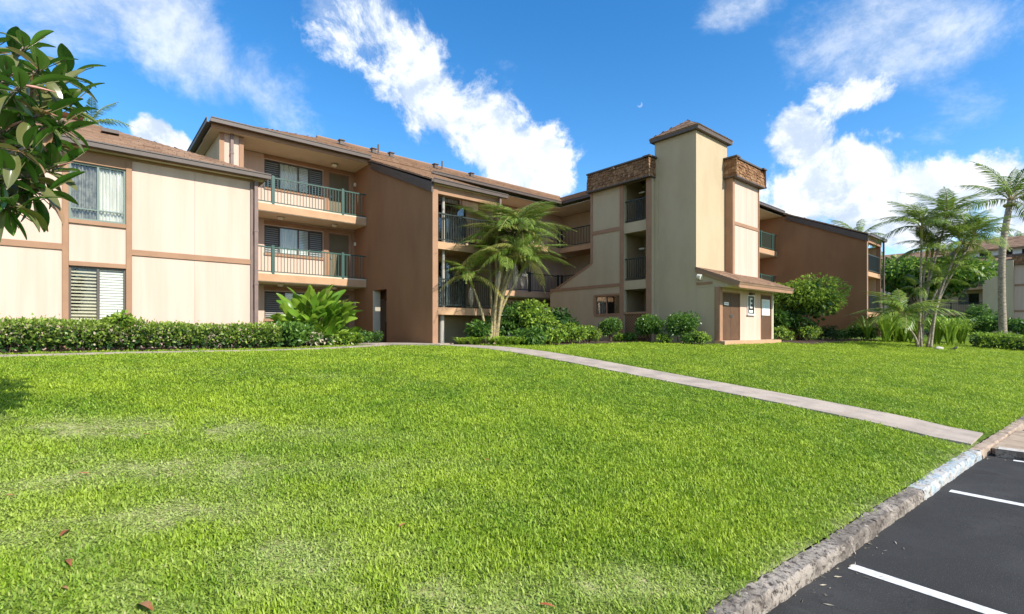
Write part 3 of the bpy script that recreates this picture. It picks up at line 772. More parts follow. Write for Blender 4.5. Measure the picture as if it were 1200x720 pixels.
# ------------------------------------------------------------------ three-storey block behind, with the inner corner
def build_main():
    b = thing('apartment_block', 'three storey block with open galleries and green railings behind the palms', 'building')
    ZT = 7.72; zs = [0., 2.7, 5.4]
    E = Face('y', 3.73, -1)
    wall('end_wall', 'shade_tone_wall', b, E, 20.75, 31, -.3, ZT, [], .2, -.03)
    panels(b, E, 20.8, 31, 4.9, ZT, 1.22, 0, .03, 'shade_tone_wall')
    P = Face('x', 20.7, -1)
    P.one('end_pier', 'cream_siding', b, 3.74, 4.47, -.3, ZT, -1.34, 0)
    P.one('pier_trim', 'trim', b, 3.70, 3.86, -.3, ZT, .002, .04); P.one('pier_trim', 'trim', b, 4.35, 4.5, -.3, ZT, .002, .04)
    downspout(b, 4.1, 20.62, 5.0, 7.8)
    B = Face('x', 22.05, -1); holes = []
    for i, z in enumerate(zs):
        holes += gallery_storey(b, B, 5.56, z, z, ground=(i == 0))
        h2 = [(13.2, 15.2, z + 1., z + 2.1), (16.4, 17.3, z + .02, z + 2.1), (18.2, 20.2, z + 1., z + 2.1)]
        window(b, B, *h2[0], [(1, 'louvre'), (1, 'dim')]); door(b, B, *h2[1]); window(b, B, *h2[2], [(1, 'blind'), (1, 'dark'), (.7, 'louvre')])
        for a in (13.1, 15.25, 18.1, 20.25): B.one('pier_trim', 'trim', b, a, a + .09, z, z + 2.3, 0, .035)
        B.one('head_trim', 'trim', b, 13., 20.4, z + 2.302, z + 2.42, 0, .03)
        holes += h2
    wall('gallery_wall', 'cream_siding', b, B, 4.49, 23.1, -.3, ZT, holes, .18)
    # gallery floors: first stretch, stretch behind the bay, stretch to the inner corner, cross gallery
    for z in zs[1:]:
        P.one('floor_slab', 'slab_edge', b, 4.5, 9.34, z - .28, z, -1.335, 0); P.one('floor_edge', 'soffit', b, 4.52, 9.34, z + .002, z + .05, -.14, -.015)
        P.one('soffit', 'soffit', b, 4.52, 9.34, z - .3, z - .284, -1.33, -.02)
        P.one('floor_slab', 'slab_edge', b, 12.42, 23.08, z - .28, z, -1.335, 0); P.one('soffit', 'soffit', b, 12.44, 23.08, z - .3, z - .284, -1.33, -.02)
        MB().box(21.5, 23.08, 16.7, 20.695, z - .28, z).build('floor_slab', 'slab_edge', b)
        railing(b, (4.52, 20.76), (9.33, 20.76), z, 1.07, 'green_rail', [1.02, 3.78], .118)
        railing(b, (12.45, 20.76), (21.5, 20.76), z, 1.07, 'dark_rail', [2.2, 4.4, 6.6, 8.9])
        railing(b, (21.56, 16.75), (21.56, 20.7), z, 1.07, 'dark_rail', [.1, 3.9])
        for x in (8.2, 6.0): ceiling_lamp(b, x, 21.4, z - .3)
    for x in (8.2,): ceiling_lamp(b, x, 21.4, ZT - .03)
    P.one('floor_slab', 'concrete', b, 4.5, 23, -.3, .0, -1.335, 0)
    C = Face('y', 23.1, -1)
    wall('gallery_wall', 'shade_tone_wall', b, C, 12., 22.28, -.3, ZT, [], .18)
    P.one('soffit', 'soffit', b, 3.4, 23.08, ZT + .01, ZT + .03, -1.33, .3); MB().box(21.2, 23.05, 13, 20.38, ZT + .01, ZT + .03).build('soffit', 'soffit', b)
    MB().box(3.42, 3.72, 20.72, 31.2, ZT + .011, ZT + .031).build('soffit', 'soffit', b)
    # roofs
    r = math.sqrt(1 + SL * SL); e = 20.3; zr = 8.0; R1 = 5.6
    shingles(b, (0, e, zr), (1, 0, 0), (0, 1, SL), [(3.4, 0), (21.2, 0), (21.2 + R1, R1 * r), (3.4 + R1, R1 * r)], course=.24, width=.36, thick=.022)
    shingles(b, (3.4, e, zr), (0, 1, 0), (1, 0, SL), [(0, 0), (11.2, 0), (R1, R1 * r)], course=.3, width=.5)
    shingles(b, (0, e + 2 * R1, zr), (1, 0, 0), (0, -1, SL), [(3.4, 0), (32, 0), (32, R1 * r), (3.4 + R1, R1 * r)], course=.6, width=1.)
    shingles(b, (21.2, 0, zr), (0, 1, 0), (1, 0, SL), [(16.6, 0), (e, 0), (e + R1, R1 * r), (16.6, R1 * r)], course=.24, width=.36, thick=.022)
    shingles(b, (21.2 + 2 * R1, 0, zr), (0, 1, 0), (-1, 0, SL), [(16.6, 0), (31, 0), (e + R1, R1 * r), (16.6, R1 * r)], course=.6, width=1.)
    MB().tube([(3.4 + R1, e + R1, zr + R1 * SL + .05), (21.2 + R1, e + R1, zr + R1 * SL + .05)], .09, 6).build('ridge_cap', 'roof_shingle', b)
    gutter(b, (3.35, e - .08), (9.3, e - .08), 8.02, .16); gutter(b, (12.4, e - .08), (21.1, e - .08), 8.02, .14); gutter(b, (21.13, 12.6), (21.13, e - .0), 8.02, .14)
    gutter(b, (3.33, e - .0), (3.33, 31), 8.02, .16)
    P.one('fascia', 'trim', b, 3.4, 9.3, ZT + .0, ZT + .24, .3, .33)
    # roof vents along the ridge
    for (x, dn) in ((9.9, .7), (11.4, 1.2), (12.6, .8), (15.2, 1.1), (17.8, 1.0)):
        v = 25.6 - dn; z = zr + (v - e) * SL
        q = MB().box(x - .1, x + .1, v - .1, v + .1, z - .05, z + .2).box(x - .15, x + .15, v - .15, v + .15, z + .202, z + .245).build('roof_vent', 'gutter', b)
        MB().quad((x - .3, v - .3, z - .3 * SL + .05), (x + .3, v - .3, z - .3 * SL + .05), (x + .3, v + .3, z + .3 * SL + .05), (x - .3, v + .3, z + .3 * SL + .05)).build('flashing', 'metal', q)
    for (x, dn) in ((12.0, .5), (16.1, .4)):
        v = 25.6 - dn; z = zr + (v - e) * SL; MB().tube([(x, v, z), (x, v, z + .5)], .045, 8).build('vent_pipe', 'gutter', b)
    fin_bay(b, 9.36, 15.3, 20.7, 7.85, SL - .03, -.06, [1.35, 3.71], hole=(18.83, 20.1, -.06, 2.22))
    return b

# ------------------------------------------------------------------ stair and lift tower
def mansard(b, F, a0, a1, z0, z1, cb, ct, name='mansard'):
    """band of wooden shakes leaning slightly back, with a dark coping"""
    m = MB(); k = 0
    V = [F.pt(a0, z0, cb - .03), F.pt(a1, z0, cb - .03), F.pt(a1, z1, ct - .03), F.pt(a0, z1, ct - .03), F.pt(a0, z0, -.02), F.pt(a1, z0, -.02), F.pt(a1, z1, -.02), F.pt(a0, z1, -.02)]
    o = obj(name, new_mesh(name, V, [(0, 1, 2, 3), (4, 7, 6, 5), (0, 4, 5, 1), (1, 5, 6, 2), (2, 6, 7, 3), (3, 7, 4, 0)], 'shake', rnd=[.2] * 8), b)
    O = Vector(F.pt(0, z0, cb - .03)); ea = Vector(F.pt(1, 0, 0)) - Vector(F.pt(0, 0, 0)); eb = (Vector(F.pt(0, z1, ct - .03)) - O)
    H = eb.length
    n = ea.cross(eb.normalized()); outv = Vector(F.pt(0, 0, 1)) - Vector(F.pt(0, 0, 0))
    Q = []; rn = []; z = -.02; row = 0
    nv = n if n.dot(outv) > 0 else -n; eu = eb.normalized()
    while z < H - .04:
        a = a0 - .05
        while a < a1:
            w = random.uniform(.09, .2); A0, A1 = max(a + .006, a0 - .0), min(a + w - .006, a1 + .0)
            if A1 - A0 > .02:
                dr = random.uniform(-.035, .025); t = random.uniform(.02, .055); lo = max(z + dr, -.03); hi = min(z + .2, H)
                p = lambda aa, zz, cc: tuple(O + ea * aa + eu * zz + nv * cc)
                v = [p(A0, lo, t), p(A1, lo, t), p(A1, hi, .008), p(A0, hi, .008), p(A0, lo, .0), p(A1, lo, .0), p(A0, hi, 0), p(A1, hi, 0)]
                Q += [[v[0], v[1], v[2], v[3]], [v[4], v[5], v[1], v[0]], [v[4], v[0], v[3], v[6]], [v[1], v[5], v[7], v[2]]]
                rn += [random.random()] * 4
            a += w
        z += .145; row += 1
    obj('shakes', fast_mesh('shakes', np.array(Q), 4, 'shake', rn), o, 'stuff')
    F.one('coping', 'gutter', o, a0 - .03, a1 + .03, z1 + .002, z1 + .07, -.3, ct + .05)
    F.one('drip_edge', 'gutter', o, a0 - .02, a1 + .02, z0 - .06, z0 - .002, -.02, cb + .01)
    return o

def build_tower(b, u0, v0, z0, detail=True):
    """u0: face of the stair block, v0: front of the lift shaft"""
    F = Face('y', u0, -1); zb = z0 - .25
    va, vb = v0 + 2.0, v0 + 5.55          # stair block along v
    o0, o1 = v0 + 2.28, v0 + 3.52         # open bay
    H = z0 + 8.3
    holes = [(o0, o1, zb, z0 + 1.26), (o0, o1, z0 + 5.56, z0 + 7.44), (o0, o1, z0 + 2.84, z0 + 5.08), (o0, o1, z0 + 1.36, z0 + 2.42), (v0 + 3.75, v0 + 5.28, z0 + 1.28, z0 + 2.2)]
    wall('stair_wall', 'stucco', b, F, va, vb, zb, H - .05, holes, .2)
    # stair wall running down towards the galleries
    MB().prism([(vb, zb), (vb + 2.9, zb), (vb + 2.9, z0 + 2.5), (vb, z0 + 3.78)], 'x', u0 + .001, u0 + .2).build('stair_wall', 'stucco', b)
    MB().prism([(vb + .0, z0 + 3.78), (vb + 2.95, z0 + 2.48), (vb + 2.95, z0 + 2.58), (vb + .0, z0 + 3.88)], 'x', u0 - .03, u0 + .23).build('stair_coping', 'trim', b)
    T = lambda a0, a1, za, zc, c=.035: F.one('trim_board', 'trim', b, a0, a1, za, zc, .001, c)
    T(vb - .12, vb + .01, z0 + 3.86, z0 + 7.42, .04); T(o1 + .02, o1 + .22, zb, z0 + 7.42, .05); T(va + .0, o0 - .02, zb, z0 + 7.42, .06)
    T(o1 + .223, vb - .123, z0 + 5.28, z0 + 5.46); T(o1 + .223, vb + 2.88, z0 + 2.62, z0 + 2.76)
    window(b, F, *holes[4], [(1.2, 'dark'), (1, 'dim')], 'trim', c=.0)
    for za, zc in ((2.2, 2.28), (1.2, 1.28)): F.one('trim_board', 'trim', b, v0 + 3.7, v0 + 5.33, z0 + za, z0 + zc, .001, .04)
    for (x) in (v0 + 3.68, v0 + 5.282): F.one('trim_board', 'trim', b, x + .0, x + .068, z0 + 1.28, z0 + 2.2, .001, .038)
    # inside of the open stair bay
    for z in (2.62, 5.32):
        F.one('landing', 'stucco', b, o0 - .2, o1 + .2, z0 + z - .2, z0 + z + .22, -1.9, -.05)
    I = Face('y', u0 + 2.0, -1)
    I.one('inner_wall', 'shade_tone_wall', b, va + .05, vb, zb, H - .1, -.1, 0)
    for z in (.1, 2.85, 5.55): I.one('inner_door', 'brown_door', b, o1 - .75, o1 + .1, z0 + z, z0 + z + 2.05, .002, .04)
    MB().box(u0 + .21, u0 + 1.95, o1 + .25, o1 + .33, zb, H - .1).build('inner_wall', 'shade_tone_wall', b)
    MB().box(u0 + .21, u0 + 2.8, va - .18, va + .05, zb, H - .1).build('inner_wall', 'stucco', b)
    for z in (2.84, 5.56):
        railing(b, (u0 + .1, o0 + .01), (u0 + .1, o1 - .01), z0 + z, 1.05, 'dark_rail', [])
    for z in (4.4, 7.1): MB().box(u0 + .9, u0 + 1.0, o1 - .5, o1 - .2, z0 + z, z0 + z + .06).build('light_fitting', 'lamp_glass', b)
    # lattice below the lowest opening
    L = F.one('lattice_panel', 'brown_door', b, o0, o1, zb, z0 + 1.35, -.14, -.1); mb = MB(); q = o0 - 1.6
    def strip(mb, a, s):
        pts = []; n = 2
        w = .025
        za, zc = z0 + .15, z0 + 1.3
        def clip(aa, zz): return aa, zz
        A0, A1 = a, a + s * (zc - za); lo, hi = 0., 1.
        for (P, Q) in ((o0 + .02, 1), (o1 - .02, -1)):
            d0 = (A0 - P) * Q; d1 = (A1 - P) * Q
            if d0 < 0 and d1 < 0: return
            if d0 < 0: lo = max(lo, d0 / (d0 - d1))
            if d1 < 0: hi = min(hi, d0 / (d0 - d1))
        if hi - lo < .03: return
        p = lambda t, dz: F.pt(A0 + (A1 - A0) * t, za + (zc - za) * t + dz, -.06 if s > 0 else -.045)
        mb.quad(p(lo, -w), p(hi, -w), p(hi, w), p(lo, w))
    while q < o1 + 1.6: strip(mb, q, 1); strip(mb, q, -1); q += .14
    mb.build('lattice', 'trim', L, kind='stuff')
    F.one('trim_board', 'trim', b, o0, o1, z0 + 1.27, z0 + 1.358, -.09, .03)
    # lift shaft with hipped cap
    us, u1 = u0 + .27, u0 + 3.0
    MB().box(us, u1, v0, va + .02, zb, z0 + 9.0).build('lift_shaft', 'stucco', b)
    oh = .2; ze = z0 + 9.0
    cap = MB().box(us - oh + .03, u1 + oh - .03, v0 - oh + .03, va + oh - .03, ze + .002, ze + .16).build('cap_fascia', 'gutter', b)
    r = 1.; h = .82; x0, x1, y0, y1 = us - oh, u1 + oh, v0 - oh, va + oh; half = (y1 - y0) / 2
    sl = h / half; rr = math.sqrt(1 + sl * sl)
    shingles(b, (x0, y0, ze + .17), (0, 1, 0), (1, 0, sl), [(0, 0), (2 * half, 0), (half, half * rr)], course=.16, width=.26, thick=.02, base_name='cap_roof')
    shingles(b, (x0, y0, ze + .17), (1, 0, 0), (0, 1, sl), [(0, 0), (x1 - x0, 0), (x1 - x0 - half, half * rr), (half, half * rr)], course=.16, width=.26, thick=.02, base_name='cap_roof')
    shingles(b, (x1, y0, ze + .17), (0, 1, 0), (-1, 0, sl), [(0, 0), (2 * half, 0), (half, half * rr)], course=.3, width=.5, base_name='cap_roof')
    shingles(b, (x0, y1, ze + .17), (1, 0, 0), (0, -1, sl), [(0, 0), (x1 - x0, 0), (x1 - x0 - half, half * rr), (half, half * rr)], course=.3, width=.5, base_name='cap_roof')
    # right-hand block with its own mansard
    vr = v0 - .33; ua, ub = u0 + 2.78, u0 + 5.5; G = Face('x', vr, -1)
    wall('block_wall', 'cream_siding', b, G, ua, ub, zb, H - .05, [], .2, -.032)
    panels(b, G, ua + .2, ub - .06, z0 + 5.46, H - .05); panels(b, G, ua + .2, ub - .06, z0 + 2.4, z0 + 5.3)
    G.one('belt_trim', 'trim', b, ua + .2, ub - .06, z0 + 5.305, z0 + 5.455, -.03, .03)
    G.one('corner_trim', 'trim', b, ua - .0, ua + .198, zb, H - .1, -.03, .04); G.one('corner_trim', 'trim', b, ub - .058, ub + .02, zb, H - .1, -.03, .04)
    MB().box(ua - .003, ua + .2, vr + .04, va, zb, H - .06).build('block_wall', 'trim', b)
    MB().box(ub - .2, ub, vr + .17, vb, zb, H - .06).build('block_wall', 'stucco', b)
    MB().box(u0 + .22, ub - .21, va + .06, vb - .02, H - .28, H - .08).build('roof_deck', 'gutter', b); MB().box(ua + .05, ub - .21, vr + .2, va + .05, H - .29, H - .09).build('roof_deck', 'gutter', b)
    MB().box(u0 + .21, ub - .21, vb - .2, vb, zb, H - .3).build('block_wall', 'stucco', b)
    mansard(b, F, va - .04, vb + .06, z0 + 7.45, z0 + 8.28, .29, .22)
    E = Face('x', va - .042, -1); mansard(b, E, u0 - .31, us - .0, z0 + 7.45, z0 + 8.28, .03, .02, 'mansard_return')
    mansard(b, G, ua - .1, ub + .2, z0 + 7.45, z0 + 8.25, .25, .16)
    E2 = Face('y', ua - .1, -1); mansard(b, E2, vr - .28, v0 + .0, z0 + 7.45, z0 + 8.25, .03, .02, 'mansard_return')
    E3 = Face('y', ub + .2, 1); mansard(b, E3, vr - .28, vb - 1, z0 + 7.45, z0 + 8.25, .03, .02, 'mansard_return')
    MB().tube([F.pt(v0 + 3.9, z0 + 8.18, .3), F.pt(v0 + 3.9, z0 + 8.18, .42)], .07, 8).build('flood_light', 'gutter', b)
    # entry room at the foot of the shaft, under a lean-to roof
    ve = v0 - 1.02; ue = u0 + 5.45; K = Face('x', ve, -1); W = Face('y', us, -1); zt = z0 + 2.3
    d1 = (u0 + .5, u0 + 2.12, z0 + .08, z0 + 2.12); d2 = (u0 + 4.12, u0 + 5.3, z0 + .08, z0 + 2.16)
    wall('entry_wall', 'cream_siding', b, K, us, ue, zb, zt, [d1, d2], .18)
    door(b, K, *d1, m='brown_door', split=True, c=-.03); door(b, K, *d2, m='brown_door', c=-.03)
    K.one('corner_trim', 'trim', b, us - .02, us + .2, z0 + .09, zt, .002, .03); K.one('corner_trim', 'soffit', b, ue - .12, ue + .01, z0 + .09, zt, .002, .03)
    W.one('corner_trim', 'trim', b, ve - .0, ve + .16, z0 - .0, z0 + 2.28, .002, .03)
    W.bx(MB(), ve + .2, v0 - .005, zb, zt, -.18, 0).build('entry_wall', 'stucco', b)
    MB().prism([(ve - .8, zt + .005), (v0 - .005, zt + .005), (v0 - .005, z0 + 3.02), (ve - .8, z0 + 2.36)], 'x', us + .001, us + .15).build('entry_gable', 'stucco', b)
    MB().prism([(ve - .84, z0 + 2.22), (v0 - .005, z0 + 2.99), (v0 - .005, z0 + 3.15), (ve - .84, z0 + 2.38)], 'x', us - .09, us - .03).build('rake_board', 'trim', b)
    W.one('belt_trim', 'trim', b, ve + .3, v0 - .02, z0 + 2.42, z0 + 2.52, .002, .03)
    Face('y', ue, 1).one('entry_wall', 'stucco', b, ve + .01, v0 - .4, zb, zt + .4, -.18, 0)
    K.one('soffit', 'soffit', b, us - .0, ue + .05, zt - .02, zt + .0, .02, .8)
    K.one('fascia', 'trim', b, us - .05, ue + .08, z0 + 2.2, z0 + 2.4, .81, .85)
    K.one('doorstep', 'slab_edge', b, us - .25, ue + .1, zb, z0 + .07, -.1, .35)
    sl = (3.16 - 2.42) / (v0 - ve + .84); rr = math.sqrt(1 + sl * sl)
    shingles(b, (0, ve - .9, z0 + 2.42), (1, 0, 0), (0, 1, sl), [(us - .1, 0), (ue + .12, 0), (ue + .12, 1.62 * rr), (u1 + .0, 1.62 * rr), (u1, 1.9 * rr), (us - .1, 1.9 * rr)], course=.15, width=.26, thick=.02, base_name='entry_roof')
    MB().tube([(us - .1, v0 - .12, z0 + 2.78), (us - .1, v0 - .3, z0 + 2.72)], [.1, .13], 10).build('security_lamp', 'lamp_glass', b)
    MB().tube([(us, v0 - .12, z0 + 2.86), (us - .1, v0 - .14, z0 + 2.82)], .03, 8).build('lamp_bracket', 'metal', b)
    wl = K.one('sign_lamp', 'gutter', b, u0 + 2.95, u0 + 3.2, z0 + 2.08, z0 + 2.16, .0, .16)
    return K, W

def build_signs(K, u0, z0):
    s = thing('building_sign', 'black building sign with large white letter E between the two brown doors', 'sign', K.pt(u0 + 3.06, z0 + 1.32, .03))
    inv = Vector(s.location)
    def put(name, m, a0, a1, za, zc, c0, c1):
        o = K.one(name, m, s, a0, a1, za, zc, c0, c1); o.matrix_parent_inverse = Matrix.Translation(-inv); return o
    a, c = u0 + 2.76, u0 + 3.36; z = z0 + 1.24
    put('sign_panel', 'black_sign', a, c, z, z + .78, .005, .035)
    mb = MB(); K.bx(mb, a - .035, a, z - .04, z + .82, .004, .05); K.bx(mb, c, c + .035, z - .04, z + .82, .004, .05); K.bx(mb, a, c, z + .78, z + .82, .004, .049); K.bx(mb, a - .08, c + .08, z - .075, z - .042, .004, .09); K.bx(mb, a, c, z - .04, z, .004, .049)
    o = mb.build('sign_frame', 'white_paint', s); o.matrix_parent_inverse = Matrix.Translation(-inv)
    mb = MB(); x0, x1 = a + .19, a + .43; K.bx(mb, x0, x0 + .07, z + .24, z + .70, .036, .044)
    for zz in (.24, .435, .63): K.bx(mb, x0 + .07, x1 - (.03 if zz == .435 else 0), z + zz, z + zz + .07, .036, .0438)
    o = mb.build('letter', 'white_paint', s); o.matrix_parent_inverse = Matrix.Translation(-inv)
    put('number_strip', 'white_paint', a + .12, c - .12, z + .05, z + .16, .036, .043)
    n = thing('notice_board', 'white framed notice fixed to the right hand brown door', 'notice', K.pt(u0 + 4.7, z0 + 1.3, .02)); inv2 = Vector(n.location)
    for nm, m, (p, q, za, zc, c0, c1) in (('board', 'white_paint', (u0 + 4.28, u0 + 5.12, z0 + 1.2, z0 + 1.94, -.028, .0)), ('notice_sheet', 'notice_blue', (u0 + 4.36, u0 + 5.04, z0 + 1.42, z0 + 1.87, .002, .006))):
        o = K.one(nm, m, n, p, q, za, zc, c0, c1); o.matrix_parent_inverse = Matrix.Translation(-inv2)
    p = thing('door_plate', 'small white plate on the double brown doors', 'sign', K.pt(u0 + .95, z0 + 1.6, -.02)); inv3 = Vector(p.location)
    o = K.one('plate', 'white_paint', p, u0 + .72, u0 + 1.1, z0 + 1.55, z0 + 1.68, -.028, -.015); o.matrix_parent_inverse = Matrix.Translation(-inv3)
    mb = MB(); K.bx(mb, u0 + .77, u0 + 1.05, z0 + 1.61, z0 + 1.625, -.0148, -.0135); o = mb.build('lettering', 'black_sign', p); o.matrix_parent_inverse = Matrix.Translation(-inv3)
mat('notice_blue', (.50, .62, .66), .5, (.68, .74, .74), 9.)

# ------------------------------------------------------------------ right-hand block
def build_right():
    b = thing('apartment_block', 'three storey block with a blank brown side wall right of the tower', 'building')
    z0 = .3; ZT = 7.95; V = 13.6
    P = Face('x', V, -1); B = Face('x', V + 1.6, -1); holes = []
    for z in (z0, z0 + 2.7, z0 + 5.4):
        h = [(31.4, 32.4, z + .03, z + 2.1), (32.75, 34.2, z + .95, z + 2.1), (27, 29, z + 1, z + 2.1)]
        door(b, B, *h[0], m='white_paint'); window(b, B, *h[1], [(1, 'curtain'), (1, 'dark')]); window(b, B, *h[2], [(1, 'dim'), (1, 'louvre')])
        for a in (31.25, 32.42, 34.22): B.one('pier_trim', 'trim', b, a, a + .14, z, z + 2.2, 0, .04)
        holes += h
        if z > 1:
            P.one('floor_slab', 'slab_edge', b, 25.2, 34.58, z - .3, z, -1.58, 0); railing(b, (25.3, V + .06), (34.55, V + .06), z, 1.07, 'green_rail', [2., 4.4, 6.9, 8.6])
            P.one('soffit', 'soffit', b, 25.2, 34.58, z - .32, z - .304, -1.58, -.02)
    wall('gallery_wall', 'cream_siding', b, B, 25.1, 38, -.2, ZT + .4, holes, .18)
    P.one('floor_slab', 'concrete', b, 25.1, 34.5, -.3, z0, -1.58, 0)
    MB().box(37.9, 38.1, 13.6, 24, -.2, ZT).build('end_wall', 'cream_siding', b)
    P.one('soffit', 'soffit', b, 25.2, 38.2, ZT + .01, ZT + .03, -1.58, .3)
    r = math.sqrt(1 + SL * SL)
    shingles(b, (0, 13.25, 8.25), (1, 0, 0), (0, 1, SL), [(24.8, 0), (38.5, 0), (38.5 - 5.5, 5.5 * r), (24.8, 5.5 * r)], course=.24, width=.4)
    shingles(b, (38.5, 12.98, 8.25), (0, 1, 0), (-1, 0, SL), [(0, 0), (11, 0), (5.5, 5.5 * r)], course=.4, width=.6)
    shingles(b, (0, 23.98, 8.25), (1, 0, 0), (0, -1, SL), [(24.8, 0), (38.5, 0), (38.5 - 5.5, 5.5 * r), (24.8, 5.5 * r)], course=.6, width=1.)
    gutter(b, (24.9, 13.17), (34.5, 13.17), 8.27, .16)
    fin_bay(b, 34.6, 8.7, 13.6, 8.15, .435, .15, [1.6, 4.0], w=3.1)
    return b

# ------------------------------------------------------------------ far blocks across the grounds
def build_far():
    b = thing('apartment_block', 'distant brown roofed block with dark balconies behind the coconut palm', 'building')
    z0 = -.2; u = 72.; F = Face('y', u, -1)
    B = Face('y', u + 1.6, -1); holes = []
    for z in (z0, z0 + 2.7, z0 + 5.4):
        for v in (8.2, 11.5, 15.5, 19):
            h = (v, v + 1.7, z + .9, z + 2.1); holes.append(h); window(b, B, *h, [(1, 'dark'), (1, 'dim')])
        if z > 1:
            F.one('floor_slab', 'slab_edge', b, 7.2, 24, z - .3, z, -1.58, 0); railing(b, (u + .06, 7.3), (u + .06, 24), z, 1.05, 'dark_rail', [3, 6, 9, 12], .14)
    wall('gallery_wall', 'shade_tone_wall', b, B, 7.2, 26, -.6, z0 + 7.8, holes, .2)
    MB().box(u - .05, u + 1.4, 14.9, 26, -.6, z0 + 7.7).build('front_wall', 'cream_siding', b)
    F.one('soffit', 'soffit', b, 5.2, 26.5, z0 + 7.78, z0 + 7.8, -1.58, .6)
    shingles(b, (u - .65, 0, z0 + 7.95), (0, 1, 0), (1, 0, SL), [(4, 0), (27, 0), (27, 5.5 * 1.086), (4, 5.5 * 1.086)], m='roof_shingle', course=.4, width=.7)
    F.one('gutter', 'gutter', b, 4, 27, z0 + 7.8, z0 + 7.94, .6, .75)
    t = thing('stair_tower', 'distant pale stair tower with shake mansard at right picture edge', 'tower')
    zc = -.2
    MB().box(70.6, 74, 5.35, 7.6, -.6, zc + 7.8).build('tower_wall', 'stucco', t)
    ff = Face('y', 71.2, -1)
    MB().box(71.2, 78.5, 2.0, 5.34, -.6, zc + 7.5).build('tower_wall', 'cream_siding', t)
    ff.one('belt_trim', 'trim', t, 2.0, 5.3, zc + 5.2, zc + 5.4, .002, .05); ff.one('belt_trim', 'trim', t, 2.0, 5.3, zc + 2.6, zc + 2.78, .002, .05)
    gg = Face('x', 2.0, -1); gg.one('belt_trim', 'trim', t, 71.2, 78.5, zc + 5.2, zc + 5.4, .002, .05); gg.one('corner_trim', 'trim', t, 71.15, 71.45, -.6, zc + 7.4, .002, .06)
    ff.one('corner_trim', 'trim', t, 2.0, 2.25, -.6, zc + 7.4, .002, .06)
    mansard(t, ff, 1.7, 5.5, zc + 7.4, zc + 8.25, .3, .2); mansard(t, gg, 70.9, 78.5, zc + 7.4, zc + 8.25, .3, .2)
    gg.one('lean_to_roof', 'far_roof', t, 71.5, 77, zc + 2.7, zc + 3.0, .07, 1.8)
    MB().box(73, 79, 3.4, 9, zc + 8.0, zc + 9.3).build('upper_wall', 'white_paint', t)
    uw = Face('y', 73, -1)
    for v in (4.0, 5.6, 7.2): uw.one('upper_window', 'dark_room', t, v, v + .9, zc + 8.45, zc + 9.1, .002, .03)
    shingles(t, (72.3, 2.6, zc + 9.3), (0, 1, 0), (1, 0, SL), [(0, 0), (7, 0), (7, 4.), (0, 4.)], course=.3, width=.5, base_name='upper_roof')
    return b

build_ground(); build_kerb()
slab_path('path', PATH, 1.06, 1.5, 'concrete', 3, .025); slab_path('side_path', SIDE, .62, 1.2, 'concrete', 4, .015)
slab_path('forecourt', [(7.3, 17.3), (8.4, 16.2), (9.6, 14.7)], 1.5, 1.2, 'concrete', 5, .055)
build_wing(); build_main()
_tw = thing('stair_tower', 'tall stuccoed lift and stair tower with shake mansards and lean-to entry room', 'tower')
KF, WF = build_tower(_tw, 19.4, 11.0, 0.02); build_signs(KF, 19.4, 0.02)
build_right(); build_far()
# ------------------------------------------------------------------ planting helpers
def unit(a): return a / np.maximum(np.linalg.norm(a, axis=-1, keepdims=True), 1e-9)

def leaf_quads(P, axis, L, W, fold=.25, droop=.0):
    """one folded four-corner leaf per point"""
    n = len(P); axis = unit(axis); r = unit(rng.normal(size=(n, 3))); b = unit(np.cross(axis, r)); nn = np.cross(b, axis)
    L = np.broadcast_to(L, n)[:, None]; W = np.broadcast_to(W, n)[:, None]
    mid = P + axis * L * .45 + nn * W * fold
    tip = P + axis * L; tip = tip + np.array([0, 0, -1.]) * L * droop
    base = P
    return np.stack([base, mid + b * W * .5, tip, mid - b * W * .5], 1)

def leaf_cloud(name, P, axis, L, W, m, parent, fold=.25, droop=0., kind='stuff'):
    Q = leaf_quads(P, axis, L, W, fold, droop)
    return obj(name, fast_mesh(name, Q, 4, m, rng.random(len(Q))), parent, kind)

